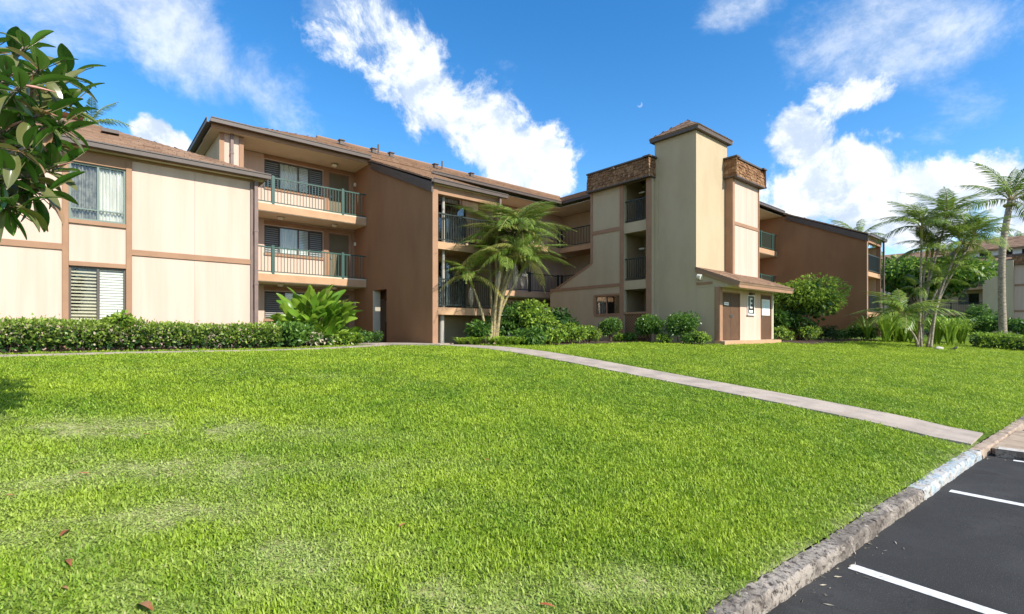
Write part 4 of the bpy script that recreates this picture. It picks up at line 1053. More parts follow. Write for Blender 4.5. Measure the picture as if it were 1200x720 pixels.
def hedge(label, pts, width, height, nleaf, name='hedge', m='hedge_leaf', pale=.05, leaf=.085, group=None, wild=.07):
    """clipped hedge along a plan polyline"""
    t = thing(name, label, 'hedge', (*pts[0], gz1(*pts[0])), group); inv = Matrix.Translation(-t.location)
    P = [np.array(p, float) for p in pts]; seg = [np.linalg.norm(P[i + 1] - P[i]) for i in range(len(P) - 1)]; tot = sum(seg)
    def at(s):
        out = np.zeros((len(s), 2)); nr = np.zeros((len(s), 2)); c = 0
        for i, L in enumerate(seg):
            k = (s >= c) & ((s < c + L) | (i == len(seg) - 1)); f = ((s[k] - c) / L)[:, None]; d = (P[i + 1] - P[i]) / L
            out[k] = P[i] + (P[i + 1] - P[i]) * f; nr[k] = np.array([d[1], -d[0]]); c += L
        return out, nr
    s = rng.random(nleaf) * tot; which = rng.random(nleaf)
    c, nr = at(s); top = which < .38
    bump = .55 + .9 * vnoise(s, np.zeros_like(s), 1.3, 9); hh = height * (.88 + .2 * vnoise(s, np.zeros_like(s) + 7, .9, 4) + .08 * vnoise(s, np.zeros_like(s), 4, 2))
    w = np.where(top, (rng.random(nleaf) - .5) * width, np.where(which < .8, 1, -1) * width * .5 * (1 + .22 * (vnoise(s, which * 0, 2.1, 6) - .5)) - rng.exponential(.085, nleaf) * np.where(which < .8, 1, -1))
    z = np.where(top, hh - rng.exponential(.035, nleaf) + (rng.random(nleaf) < .05) * rng.random(nleaf) * .1, .19 + (hh - .19) * rng.random(nleaf) ** .85)
    edge = np.clip(np.abs(w) / (width * .5), 0, 1); z = np.where(top, z - .09 * edge ** 4, z)
    w = np.where(~top, w * (1 - .14 * (z / hh) ** 6), w)
    x = c[:, 0] + nr[:, 0] * w; y = c[:, 1] + nr[:, 1] * w
    PP = np.stack([x, y, gz(x, y) + z], 1); PP += rng.normal(0, wild * .35, PP.shape)
    out = np.stack([nr[:, 0] * np.where(top, .1, np.sign(w)), nr[:, 1] * np.where(top, .1, np.sign(w)), np.where(top, 1., .35)], 1)
    ax = unit(out + rng.normal(0, .6, out.shape))
    pl = (rng.random(nleaf) < pale * np.clip(.6 * vnoise(s, z * 1.5, 1.3, 21) * 6 + .4 * vnoise(s, z, 3.3, 22) * 6 - 3.1, .06, 1) * np.clip(1.25 - z / height, 0, 1)) & ~top
    LL = leaf * rng.uniform(.6, 1.3, nleaf)
    o = leaf_cloud('foliage', PP[~pl], ax[~pl], LL[~pl], LL[~pl] * .55, m, t); o.matrix_parent_inverse = inv
    if pl.sum() > 5:
        o = leaf_cloud('faded_leaves', PP[pl], ax[pl], LL[pl], LL[pl] * .6, 'hedge_pale', t); o.matrix_parent_inverse = inv
    mb = MB(); k = int(tot / .16)
    ss = np.linspace(.05, tot - .05, max(k, 2)); cc, nn = at(ss)
    for i in range(len(ss)):
        a = Vector((cc[i][0] + random.uniform(-.2, .2) * width, cc[i][1] + random.uniform(-.3, .3) * width, gz1(*cc[i]) - .05))
        mb.tube([a, a + Vector((random.uniform(-.12, .12), random.uniform(-.12, .12), height * .45)), a + Vector((random.uniform(-.25, .25), random.uniform(-.25, .25), height * .85))], [.016, .012, .006], 4)
    o = mb.build('stems', 'bark_brown', t, kind='stuff'); o.matrix_parent_inverse = inv
    # inner leaves coloured dark for the shade inside; keeps the hedge from being see-through
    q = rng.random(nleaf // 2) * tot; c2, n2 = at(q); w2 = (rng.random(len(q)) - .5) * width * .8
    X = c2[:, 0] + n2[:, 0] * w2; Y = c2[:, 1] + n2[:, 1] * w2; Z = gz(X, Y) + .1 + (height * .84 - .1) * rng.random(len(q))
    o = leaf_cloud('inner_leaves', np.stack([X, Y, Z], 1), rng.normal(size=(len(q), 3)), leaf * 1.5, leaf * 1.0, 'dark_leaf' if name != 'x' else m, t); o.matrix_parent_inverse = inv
    return t

def shrub(label, u, v, r, h, nleaf, m='shrub_leaf', leaf=.1, aspect=.5, cat='shrub', name='shrub', lobes=7, z0=None, droop=.15, m2=None, base=.12, stems=5, group=None, flat=.75, seedy=None, trunk=.02):
    """bush of leafy lobes round a few branching stems"""
    zg = gz1(u, v) if z0 is None else z0
    t = thing(name, label, cat, (u, v, zg), group)
    C = []; Rr = []
    for i in range(lobes):
        an = 2 * math.pi * i / lobes + random.uniform(-.5, .5); rad = r * random.uniform(.35, .68) * (0 if i == 0 else 1)
        hz = h * (base + (1 - base) * random.uniform(.35, .72)) if i else h * .7
        C.append((rad * math.cos(an), rad * math.sin(an), hz)); Rr.append(min(r * random.uniform(.38, .6), h * .42) if i else min(r * .7, h * .4))
    C = np.array(C); Rr = np.array(Rr)
    k = rng.choice(len(C), nleaf, p=(Rr ** 2) / (Rr ** 2).sum())
    d = unit(rng.normal(size=(nleaf, 3))); rad = Rr[k] * (1 - rng.exponential(.13, nleaf)).clip(.1, 1.12)
    P = C[k] + d * rad[:, None] * np.array([1, 1, flat]); P[:, 2] = np.maximum(P[:, 2], .03)
    ax = unit(d + rng.normal(0, .55, d.shape) + np.array([0, 0, .15])); LL = leaf * rng.uniform(.6, 1.3, nleaf)
    if m2:
        s = rng.random(nleaf) < .35
        leaf_cloud('foliage', P[~s], ax[~s], LL[~s], LL[~s] * aspect, m, t, droop=droop); leaf_cloud('young_leaves', P[s] + d[s] * .03, ax[s], LL[s], LL[s] * aspect, m2, t, droop=droop)
    else: leaf_cloud('foliage', P, ax, LL, LL * aspect, m, t, droop=droop)
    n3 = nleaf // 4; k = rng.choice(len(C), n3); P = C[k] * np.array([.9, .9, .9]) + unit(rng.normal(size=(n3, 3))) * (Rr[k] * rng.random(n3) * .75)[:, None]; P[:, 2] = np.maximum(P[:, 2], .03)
    leaf_cloud('inner_leaves', P, rng.normal(size=(n3, 3)), leaf * 1.4, leaf * .9, 'dark_leaf', t)  # inner leaves coloured dark in place of shade within the bush
    mb = MB()
    for i in range(max(stems, 1)):
        c = Vector(C[i % len(C)]); a = Vector((random.uniform(-.15, .15) * r, random.uniform(-.15, .15) * r, -.05)); mid = a.lerp(c, .55) + Vector((random.uniform(-.1, .1) * r, random.uniform(-.1, .1) * r, 0))
        mb.tube([a, mid, c], [trunk, trunk * .75, trunk * .3], 5)
        for q in range(3): mb.tube([mid, mid + Vector((random.uniform(-.4, .4) * r, random.uniform(-.4, .4) * r, h * random.uniform(.1, .35)))], [trunk * .5, trunk * .15], 4)
    mb.build('branches', 'bark_brown', t)
    return t

def strap_plant(label, u, v, r, h, n, m='bright_leaf', w=.05, name='strap_leaf_plant', cat='plant', heads=1, spread=.0, z0=None, group=None):
    """clump of long arching strap leaves"""
    t = thing(name, label, cat, (u, v, gz1(u, v) if z0 is None else z0), group); Q = []; rn = []
    for hd in range(heads):
        cx, cy = random.uniform(-spread, spread), random.uniform(-spread, spread)
        for i in range(n):
            an = random.uniform(0, 2 * math.pi); d = Vector((math.cos(an), math.sin(an), 0)); s = Vector((-d.y, d.x, 0)); L = r * random.uniform(.6, 1.15); H = h * random.uniform(.6, 1.1); k = 5; pv = None; rr = random.random()
            for j in range(k + 1):
                f = j / k; p = Vector((cx, cy, 0)) + d * (L * f) + Vector((0, 0, H * (1.9 * f - 1.25 * f * f) ))
                ww = w * (1 - f ** 2.2) * (.75 + f) + .002; cur = (p - s * ww, p + s * ww)
                if pv: Q.append([pv[0], pv[1], cur[1], cur[0]]); rn.append(rr)
                pv = cur
    obj('leaves', fast_mesh('leaves', np.array([[tuple(x) for x in q] for q in Q]), 4, m, rn), t, 'stuff')
    return t

def bed(name, u0, u1, v0, v1, step=.4):
    us = np.arange(u0, u1 + step, step); vs = np.arange(v0, v1 + step, step)
    grid_sheet(name, us, vs, lambda a, b: gz(a, b) + .018 + .02 * vnoise(a, b, 3, 8), 'soil')

# ------------------------------------------------------------------ palms
def frond_mesh(name, L, rise, droop, nl, ll, w, m, twist=0., sweep=0., hang=.5, side=None, stem='palm_stem', tuft=0.):
    """one feather leaf: arching midrib along +x with two rows of drooping leaflets"""
    V = []; Fc = []; mi = []; rn = []
    def rach(f):
        x = L * (f - .18 * droop * f * f); z = L * (rise * f - droop * f * f * .9); y = L * sweep * f * f
        return Vector((x, y, z))
    def add(poly, k, r):
        b = len(V); V.extend(poly); Fc.append(tuple(range(b, b + len(poly)))); mi.append(k); rn.extend([r] * len(poly))
    n = 9
    for i in range(n):
        a, b = rach(i / n), rach((i + 1) / n); ra, rb = .028 * L / 2.2 * (1 - .85 * i / n), .028 * L / 2.2 * (1 - .85 * (i + 1) / n)
        for q in range(3):
            t0, t1 = 2.09 * q, 2.09 * (q + 1)
            o = lambda p, r_, t_: p + Vector((0, math.cos(t_) * r_, math.sin(t_) * r_))
            add([o(a, ra, t0), o(b, rb, t0), o(b, rb, t1), o(a, ra, t1)], 1, .5)
    for i in range(nl):
        f = .14 + .86 * (i + random.random() * .6) / nl; p = rach(min(f, 1)); tg = (rach(min(f + .02, 1.02)) - rach(f - .02)).normalized()
        lf = ll * (math.sin(min(f * 1.12, 1) * math.pi) ** .55 * .9 + .12) * random.uniform(.85, 1.1)
        for s in (-1, 1):
            if side and s != side and random.random() < .5: continue
            sd = Vector((0, s, 0)); up = tg.cross(sd) * s
            d = (sd * .8 + tg * .62 + Vector((0, 0, .28 - hang * .3)) + Vector((random.uniform(-.1, .1), random.uniform(-.1, .1), random.uniform(-.1, .1) - tuft * random.random()))).normalized()
            wv = tg.cross(d).cross(d).normalized() * w * random.uniform(.8, 1.2)
            m1 = p + d * lf * .5; d2 = (d + Vector((0, 0, -hang * random.uniform(.7, 1.3)))).normalized(); t_ = m1 + d2 * lf * .55
            r = random.random()
            add([p - wv * .3, p + wv * .3, m1 + wv * .5, m1 - wv * .5], 0, r); add([m1 - wv * .5, m1 + wv * .5, t_], 0, r)
    me = new_mesh(name, V, Fc, [m, stem], rnd=rn); me.polygons.foreach_set('material_index', mi)
    return me

FR = {}
def fronds(kind, n=4, **k):
    if kind not in FR: FR[kind] = [frond_mesh('frond', **{**k, 'rise': k['rise'] * random.uniform(.8, 1.2), 'droop': k['droop'] * random.uniform(.8, 1.25), 'sweep': random.uniform(-.12, .12) + k.get('sweep', 0)}) for _ in range(n)]
    return FR[kind]

def put_frond(parent, me, loc, az, pitch, roll=0., sc=1., name='frond'):
    o = obj(name, me, parent); o.location = loc; o.rotation_euler = (roll, -pitch, az); o.scale = (sc, sc, sc)
    return o

def palm_stem(parent, pts, r0, r1, m='palm_stem', rings=True, name='stem'):
    pts = [Vector(p) for p in pts]; n = 14; P = []
    for i in range(n + 1):
        f = i / n * (len(pts) - 1); k = min(int(f), len(pts) - 2); q = f - k
        a, b = pts[k], pts[k + 1]; t0 = (pts[min(k + 1, len(pts) - 1)] - pts[max(k - 1, 0)]) * .5; t1 = (pts[min(k + 2, len(pts) - 1)] - pts[k]) * .5
        P.append(a * (2 * q ** 3 - 3 * q * q + 1) + t0 * (q ** 3 - 2 * q * q + q) + b * (-2 * q ** 3 + 3 * q * q) + t1 * (q ** 3 - q * q))
    rad = [r0 + (r1 - r0) * i / n + (.3 * r0 if i == 0 else 0) for i in range(n + 1)]
    s = MB().tube(P, rad, 8).build(name, m, parent, smooth=True)
    if rings:
        mb = MB(); L = sum((P[i + 1] - P[i]).length for i in range(n)); k = max(6, int(L / .17))
        for i in range(1, k):
            f = i / k * n; j = min(int(f), n - 1); c = P[j].lerp(P[j + 1], f - j); d = (P[j + 1] - P[j]).normalized(); r = rad[j] * 1.08
            mb.tube([c - d * .012, c + d * .012], r, 8)
        mb.build('ring_scars', 'palm_grey', s, kind='stuff')
    return P[-1], (P[-1] - P[-2]).normalized()

def pix(px, py, d):
    """place in the grounds seen at that picture point at depth d"""
    u, v = uv_at(px, d); return Vector((u, v, .5 + (388 - py) / 585 * d))

def palm_clump(label, base, stems, kinds, name='clumping_palm', group=None, seed=1, fs=1., dead=0, stem_m='palm_stem', spr=.22):
    """stems: list of (top point, number of fronds, scale)"""
    random.seed(seed)
    t = thing(name, label, 'palm', base, group); B = Vector(base)
    for (top, nf, sc) in stems:
        tp = Vector(top) - B; off = Vector((random.uniform(-spr, spr), random.uniform(-spr, spr), -.06))
        mid = off.lerp(tp, .5) + Vector((tp.x, tp.y, 0)) * -.16
        e, d = palm_stem(t, [off, mid, tp], .062 * sc ** .5, .042 * sc ** .5, stem_m)
        cs = MB().tube([e - d * .05, e + d * .25, e + d * .6 * sc], [.055, .068, .03], 8).build('crown_shaft', 'frond_yellow', t, smooth=True); e = e + d * .5 * sc
        for i in range(nf):
            az = 2 * math.pi * (i * .382 + random.uniform(-.05, .05)); age = i / max(nf - 1, 1)
            put_frond(t, random.choice(FR[random.choice(kinds)]), e - d * .12 * age, az, R(82 - 66 * age + random.uniform(-8, 8)), random.uniform(-.3, .3), sc * random.uniform(.85, 1.1))
        for i in range(dead): put_frond(t, random.choice(FR['dead']), e - d * .3, random.uniform(0, 6.28), R(-62 + random.uniform(-16, 10)), 0, sc * random.uniform(.6, .85), 'dead_frond')
    random.seed(seed + 100)
    return t

# ------------------------------------------------------------------ planting
def build_hedges():
    bed('planting_bed', -12, 4.9, 15.05, 16.45); bed('planting_bed', 4.9, 9.0, 16.0, 20.2)
    hedge('long clipped green hedge with faded patches under the left wing windows', [(-12, 15.72), (-4, 15.7), (4.3, 15.6)], .95, .66, 20000, leaf=.082, pale=.9)
    s = shrub('taller leafy sprout standing up out of the hedge by the blinds', .62, 15.5, .32, .95, 500, 'bright_leaf', .12, lobes=4, base=.5)
    hedge('rounded loose hedge below the downspout at the wing corner', [(4.35, 15.75), (5.0, 16.3), (5.1, 16.6)], 1.0, .62, 2600, leaf=.11, pale=.1, m='shrub_leaf', wild=.14)

def paddle_mesh(L, W, curl, seed, petiole=.8):
    r = random.Random(seed); V = []; Fc = []; rn = []
    n = 8; c = []
    for i in range(n + 1):
        f = i / n; w = W * .5 * math.sin(math.pi * (f * .93 + .05)) ** .62; x = L * f; z = -curl * L * f * f
        wob = .06 * W * math.sin(f * 9 + seed)
        for j, s in enumerate((-1, -.5, 0, .5, 1)): V.append((x + .05 * abs(s) * W, w * s, z + abs(s) * w * .42 - (s * s) * w * .22 + (wob if abs(s) == 1 else 0)))
    for i in range(n):
        for j in range(4): a = i * 5 + j; Fc.append((a, a + 5, a + 6, a + 1))
    k = len(V)
    for i, (x, z) in enumerate(((-petiole, -petiole * .0), (-petiole * .4, .0), (0, 0), (L * .5, -curl * L * .25 - .006))):
        rr = .014 * (1 - i * .22)
        for t in range(3): V.append((x, math.cos(2.1 * t) * rr, z + math.sin(2.1 * t) * rr - .006))
    for i in range(3):
        for t in range(3): a = k + i * 3; Fc.append((a + t, a + 3 + t, a + 3 + (t + 1) % 3, a + (t + 1) % 3))
    return new_mesh('leaf', V, Fc, 'paddle_leaf', True, rnd=[r.random()] * len(V))

def build_heliconia():
    random.seed(5)
    u, v = 5.95, 17.3; z = gz1(u, v)
    t = thing('banana_like_plant', 'tall clump of bright green paddle leaves in front of the galleries', 'plant', (u, v, z))
    M = [paddle_mesh(random.uniform(.5, .78), random.uniform(.22, .33), random.uniform(.1, .55), s, random.uniform(.5, .8)) for s in range(8)]
    for i in range(200):
        o = obj('leaf', random.choice(M), t)
        an = random.uniform(0, 2 * math.pi); lean = random.uniform(.05, 1.) ** .8; rad = random.uniform(.05, .55); h = random.uniform(.0, 1.2) * (1.12 - .35 * lean)
        o.location = (math.cos(an) * (rad + lean * .42) * 1.25, math.sin(an) * (rad + lean * .4), h + .22)
        o.rotation_euler = (random.uniform(-1.5, 1.5), -R(86 - 62 * lean + random.uniform(-16, 16)), an + random.uniform(-.8, .8)); s = random.uniform(.75, 1.12); o.scale = (s, s, s)
    mb = MB()
    for i in range(44):
        an = random.uniform(0, 6.28); r0 = random.uniform(0, .4); a = Vector((math.cos(an) * r0, math.sin(an) * r0, -.05)); b = a + Vector((math.cos(an) * random.uniform(.1, .45), math.sin(an) * random.uniform(.1, .45), random.uniform(.6, 1.3)))
        mb.tube([a, a.lerp(b, .5) + Vector((0, 0, .06)), b], [.02, .016, .01], 5)
    mb.build('leaf_stalks', 'frond_yellow', t, kind='stuff')
    shrub('low mixed bush with reddish stems at the foot of the paddle plant', 5.55, 16.5, .75, .38, 1100, 'shrub_leaf', .11, lobes=7, m2='hedge_pale')
    shrub('low green bush right of the paddle plant roots', 6.75, 16.7, .7, .38, 1200, 'bright_leaf', .12, lobes=7)
    shrub('dark low creeping bush beside the brown wall doorway', 7.9, 17.6, .7, .5, 1100, 'dark_leaf', .09, lobes=8, m2='shrub_leaf')
    shrub('grey green bush at the edge of the bed near the brown wall', 7.3, 16.7, .55, .42, 700, 'shrub_leaf', .08, lobes=6)

def build_palms():
    fronds('areca', 6, L=1.75, rise=.25, droop=1.1, nl=36, ll=.6, w=.026, m='frond_leaf', hang=1.7)
    fronds('areca_y', 3, L=1.7, rise=.22, droop=1.2, nl=34, ll=.6, w=.026, m='frond_yellow', hang=1.7)
    fronds('dead', 3, L=1.3, rise=.1, droop=.5, nl=26, ll=.24, w=.022, m='frond_dead', hang=1.2, stem='palm_grey')
    fronds('manila', 5, L=2.1, rise=.25, droop=1.05, nl=36, ll=.72, w=.036, m='frond_leaf', hang=1.65)
    fronds('coco', 5, L=3.3, rise=.2, droop=.6, nl=36, ll=.92, w=.05, m='frond_leaf', hang=1.6, sweep=.05)
    d = 18.4
    b = pix(576, 398, d); b.z = gz1(b.x, b.y)
    tops = [((554, 336), 11, .85, -.1), ((582, 292), 12, 1., .0), ((598, 284), 12, 1.05, .25), ((610, 290), 13, 1.05, .1), ((602, 312), 11, .95, -.35), ((586, 318), 9, .85, -.5), ((611, 318), 10, .85, .0), ((596, 300), 11, .95, .5), ((574, 306), 10, .85, .4), ((606, 278), 10, .95, -.2)]
    palm_clump('leafy yellow stemmed palm clump in front of the open corner galleries', b, [(pix(p[0], p[1], d + dd), n, s) for p, n, s, dd in tops], ['areca', 'areca', 'areca', 'areca_y'], seed=21, dead=2)
    d = 24.
    b = pix(1080, 407, d); b.z = gz1(b.x, b.y)
    tops = [((1080, 279), 14, 1., .0), ((1106, 268), 13, 1.05, .2), ((1136, 287), 14, 1.05, .1), ((1121, 296), 11, .9, -.3), ((1112, 320), 9, .8, .2), ((1061, 380), 14, 1.05, -.6), ((1092, 300), 7, .8, .3), ((1074, 345), 6, .6, .4), ((1099, 338), 7, .7, -.2), ((1086, 300), 7, .85, .5)]
    palm_clump('slender palm clump leaning right, alone on the lawn at right', b, [(pix(p[0], p[1], d + dd), n, s) for p, n, s, dd in tops], ['manila'], seed=33, dead=0, stem_m='palm_grey', spr=.36)
    # lone coconut palm, blown by the wind
    random.seed(8); d = 28.5
    b = pix(1176, 396, d); b.z = gz1(b.x, b.y)
    t = thing('coconut_palm', 'single tall coconut palm with wind blown fronds at the right picture edge', 'palm', b)
    e, dr = palm_stem(t, [(0, 0, -.1), pix(1174, 345, d) - b, pix(1175, 290, d) - b, pix(1184, 236, d) - b], .2, .14, 'palm_grey')
    for i in range(14):
        az = 2 * math.pi * i * .382; age = i / 13
        put_frond(t, random.choice(FR['coco']), e, az + .55 * math.sin(-YAW - az), R(84 - 84 * age + random.uniform(-8, 8)), random.uniform(-.4, .4), random.uniform(.75, .98))
    for i in range(7):
        an = random.uniform(0, 6.28); c = e + Vector((math.cos(an) * .22, math.sin(an) * .22, -.25)); MB().tube([c + Vector((0, 0, .12)), c + Vector((0, 0, .06)), c, c - Vector((0, 0, .1))], [.03, .1, .12, .03], 8).build('coconut', 'frond_yellow', t, smooth=True)
    # palms standing behind the roofs: only their heads show
    def far_palm(label, px, py, d, sc, n=11):
        top = pix(px, py, d); t = thing('palm_tree', label, 'palm', (top.x, top.y, 0))
        e, dr = palm_stem(t, [(0, 0, -.3), (.3, .1, top.z * .5), (0, 0, top.z)], .2, .13, 'palm_grey', False)
        for i in range(n): put_frond(t, random.choice(FR['coco']), e, 2 * math.pi * i * .382, R(70 - 95 * i / n + random.uniform(-8, 8)), 0, sc * random.uniform(.85, 1.1))
    far_palm('palm head showing over the left wing roof beside the glossy leaves', 106, 146, 28, .75)
    far_palm('palm head showing over the right brown wall roof edge', 1006, 280, 52, 1.15)
    far_palm('distant palm head behind the far block at the right edge', 1192, 287, 90, 1.5)
    far_palm('distant palm behind the far block beside the tall coconut palm', 1142, 285, 92, 1.25)

def build_shrubs():
    bed('planting_bed', 12.2, 20.6, 12.6, 19.5); bed('planting_bed', 18.2, 19.39, 10.0, 19.3); bed('planting_bed', 24.9, 36, 8.3, 10.6)
    rr = random.Random(3)
    # under the left palms
    S_ = [('leafy bright green bush right of the palm stems', 634, 378, 18.8, .62, 1.45, 'bright_leaf', .17, 900), ('mass of long green leaves behind the palm clump', 606, 372, 19.6, .75, 1.75, 'shrub_leaf', .2, 1000),
          ('tall dark fern like bush near the sloping stair wall', 655, 372, 20.5, .7, 1.5, 'dark_leaf', .22, 800), ('low bright bush in front of the stair wall', 668, 392, 19.8, .75, .82, 'bright_leaf', .12, 1100),
          ('low variegated bush left of the clipped shrubs', 690, 393, 20.6, .6, .7, 'bright_leaf', .11, 900), ('low leafy bush at the lawn edge below the palms', 620, 397, 17.9, .7, .6, 'shrub_leaf', .13, 900),
          ('rounded bush behind the palm stems', 590, 380, 19.2, .6, 1.25, 'shrub_leaf', .16, 800), ('tall yellow green bush right behind the palm stems', 622, 370, 19.3, .65, 1.9, 'bright_leaf', .2, 900), ('bushy plant left behind the slim palm stem', 560, 384, 18.3, .5, .9, 'shrub_leaf', .16, 700), ('low leafy edging plant right of the strap leaved plants', 645, 398, 18.4, .6, .55, 'bright_leaf', .12, 800)]
    for (lb, px, py, d, r, h, m, lf, n) in S_:
        u, v = uv_at(px, d); shrub(lb, u, v, r, h, n, m, lf, .35 if lf > .15 else .5, lobes=7, droop=.25)
    for (lb, px, d, r, h) in (('strap leaved plant nearest the lit wall end', 548, 17.6, .45, .5), ('strap leaved plant left of the palm stems', 565, 17.4, .5, .55), ('strap leaved plant in front of the palm stems', 588, 17.3, .5, .6), ('strap leaved plant below the palm, right of the stems', 606, 17.5, .45, .55)):
        u, v = uv_at(px, d); strap_plant(lb, u, v, r * .8, h * .75, 22, 'bright_leaf', .024, heads=4, spread=.35)
    # clipped shrubs at the tower foot
    for lb, px, d, r, h, n in (('small clipped round shrub under the tower window', 715, 22.9, .52, 1.05, 1500), ('clipped round shrub in front of the lattice panel', 760, 21.6, .62, 1.18, 1800), ('largest clipped shrub at the foot of the lift shaft', 797, 20.6, .68, 1.22, 2000)):
        u, v = uv_at(px, d); shrub(lb, u, v, r, h, n * 2, 'shrub_leaf', .085, .55, lobes=16, droop=.05, base=.2, flat=.9)
    for lb, px, d, r, h, m in (('low variegated plant between shaft foot and entry room', 822, 19.7, .42, .5, 'bright_leaf'), ('low plant beside the largest clipped shrub', 778, 20.6, .3, .38, 'bright_leaf'), ('small dark plant between the two left clipped shrubs', 738, 21.9, .35, .42, 'shrub_leaf'), ('small pale plant under the left clipped shrub', 727, 22.0, .3, .35, 'bright_leaf'), ('low leafy plant left of the entry room corner', 808, 19.9, .36, .45, 'shrub_leaf')):
        u, v = uv_at(px, d); shrub(lb, u, v, r, h, 420, m, .1, .5, lobes=5)
    # small spreading tree beyond the entry room
    u, v = uv_at(938, 27.3)
    shrub('broad yellow green small tree spreading beyond the lean-to roof', u, v, 2.0, 3.45, 8000, 'bright_leaf', .2, .36, cat='tree', name='small_tree', lobes=17, base=.36, stems=9, m2='bright_leaf', droop=.2, flat=.6, trunk=.05)
    for lb, px, d, r, h, m, lf in (('leafy dark plant under the small spreading tree', 928, 26.6, .8, 1.7, 'dark_leaf', .26), ('reddish leaved plant under the small spreading tree', 948, 26.8, .5, 1.1, 'red_leaf', .22), ('low green hedge plant right of the entry room wall', 915, 25.2, .6, .72, 'bright_leaf', .12), ('low green bush ending the bed beside the brown wall', 945, 26., .85, .72, 'bright_leaf', .12), ('dark leafy plant right of the entry door', 912, 26.4, .45, 1.9, 'shrub_leaf', .28),
                                  ('dark low bush at the foot of the right brown wall', 975, 28, .75, .8, 'dark_leaf', .16), ('small dark bush further along the right brown wall', 995, 28.2, .6, .7, 'shrub_leaf', .16), ('bush with red stems near the right brown wall corner', 1012, 28, .6, .85, 'shrub_leaf', .2)):
        u, v = uv_at(px, d); shrub(lb, u, v, r, h, 600, m, lf, .3 if lf > .15 else .5, lobes=6, droop=.3)
    for lb, px, d, r, h in (('big strap leaved lily left of the right palm clump', 1030, 27.4, 1.0, 1.25), ('big strap leaved lily between brown wall end and palms', 1046, 27.8, 1.1, 1.5), ('big strap leaved lily behind the right palm stems', 1066, 27.4, .9, 1.1), ('big strap leaved lily just right of the right palm stems', 1102, 26.8, .95, 1.35), ('strap leaved lily further right of the palm stems', 1118, 28.5, .9, 1.2)):
        u, v = uv_at(px, d); strap_plant(lb, u, v, r * .85, h * 1.5, 26, 'bright_leaf', .032, heads=5, spread=.55)
    # tree and bushes in front of the far block
    u, v = uv_at(1086, 44); shrub('dense dark crowned tree in front of the distant block', u, v, 4.2, 6.7, 9000, 'shrub_leaf', .36, .45, cat='tree', name='spreading_tree', lobes=14, base=.66, stems=6, m2='bright_leaf', flat=.42, trunk=.14)
    for lb, px, d, r, h in (('bush below the distant dark balconies', 1140, 47, 1.3, 1.5), ('rounded bush in the far planting left of the coconut trunk', 1158, 46, 1.4, 1.9), ('far bush under the dark crowned tree', 1105, 42, 1.7, 1.8), ('far leafy shrub reaching the distant first balcony', 1148, 50, 1.2, 3.6), ('far bush behind the lilies at the brown wall end', 1052, 40, 1.6, 2.4), ('far bush at the right picture edge', 1196, 44, 1.6, 1.5)):
        u, v = uv_at(px, d); shrub(lb, u, v, r, h, 900, 'shrub_leaf', .3, .4, lobes=7)
    hedge('low bright clipped hedge at right behind the lawn', [tuple(uv_at(1140, 26.2)), tuple(uv_at(1222, 25.2)), tuple(uv_at(1330, 25))], 1.3, .72, 4200, leaf=.12, m='bright_leaf', pale=.05)

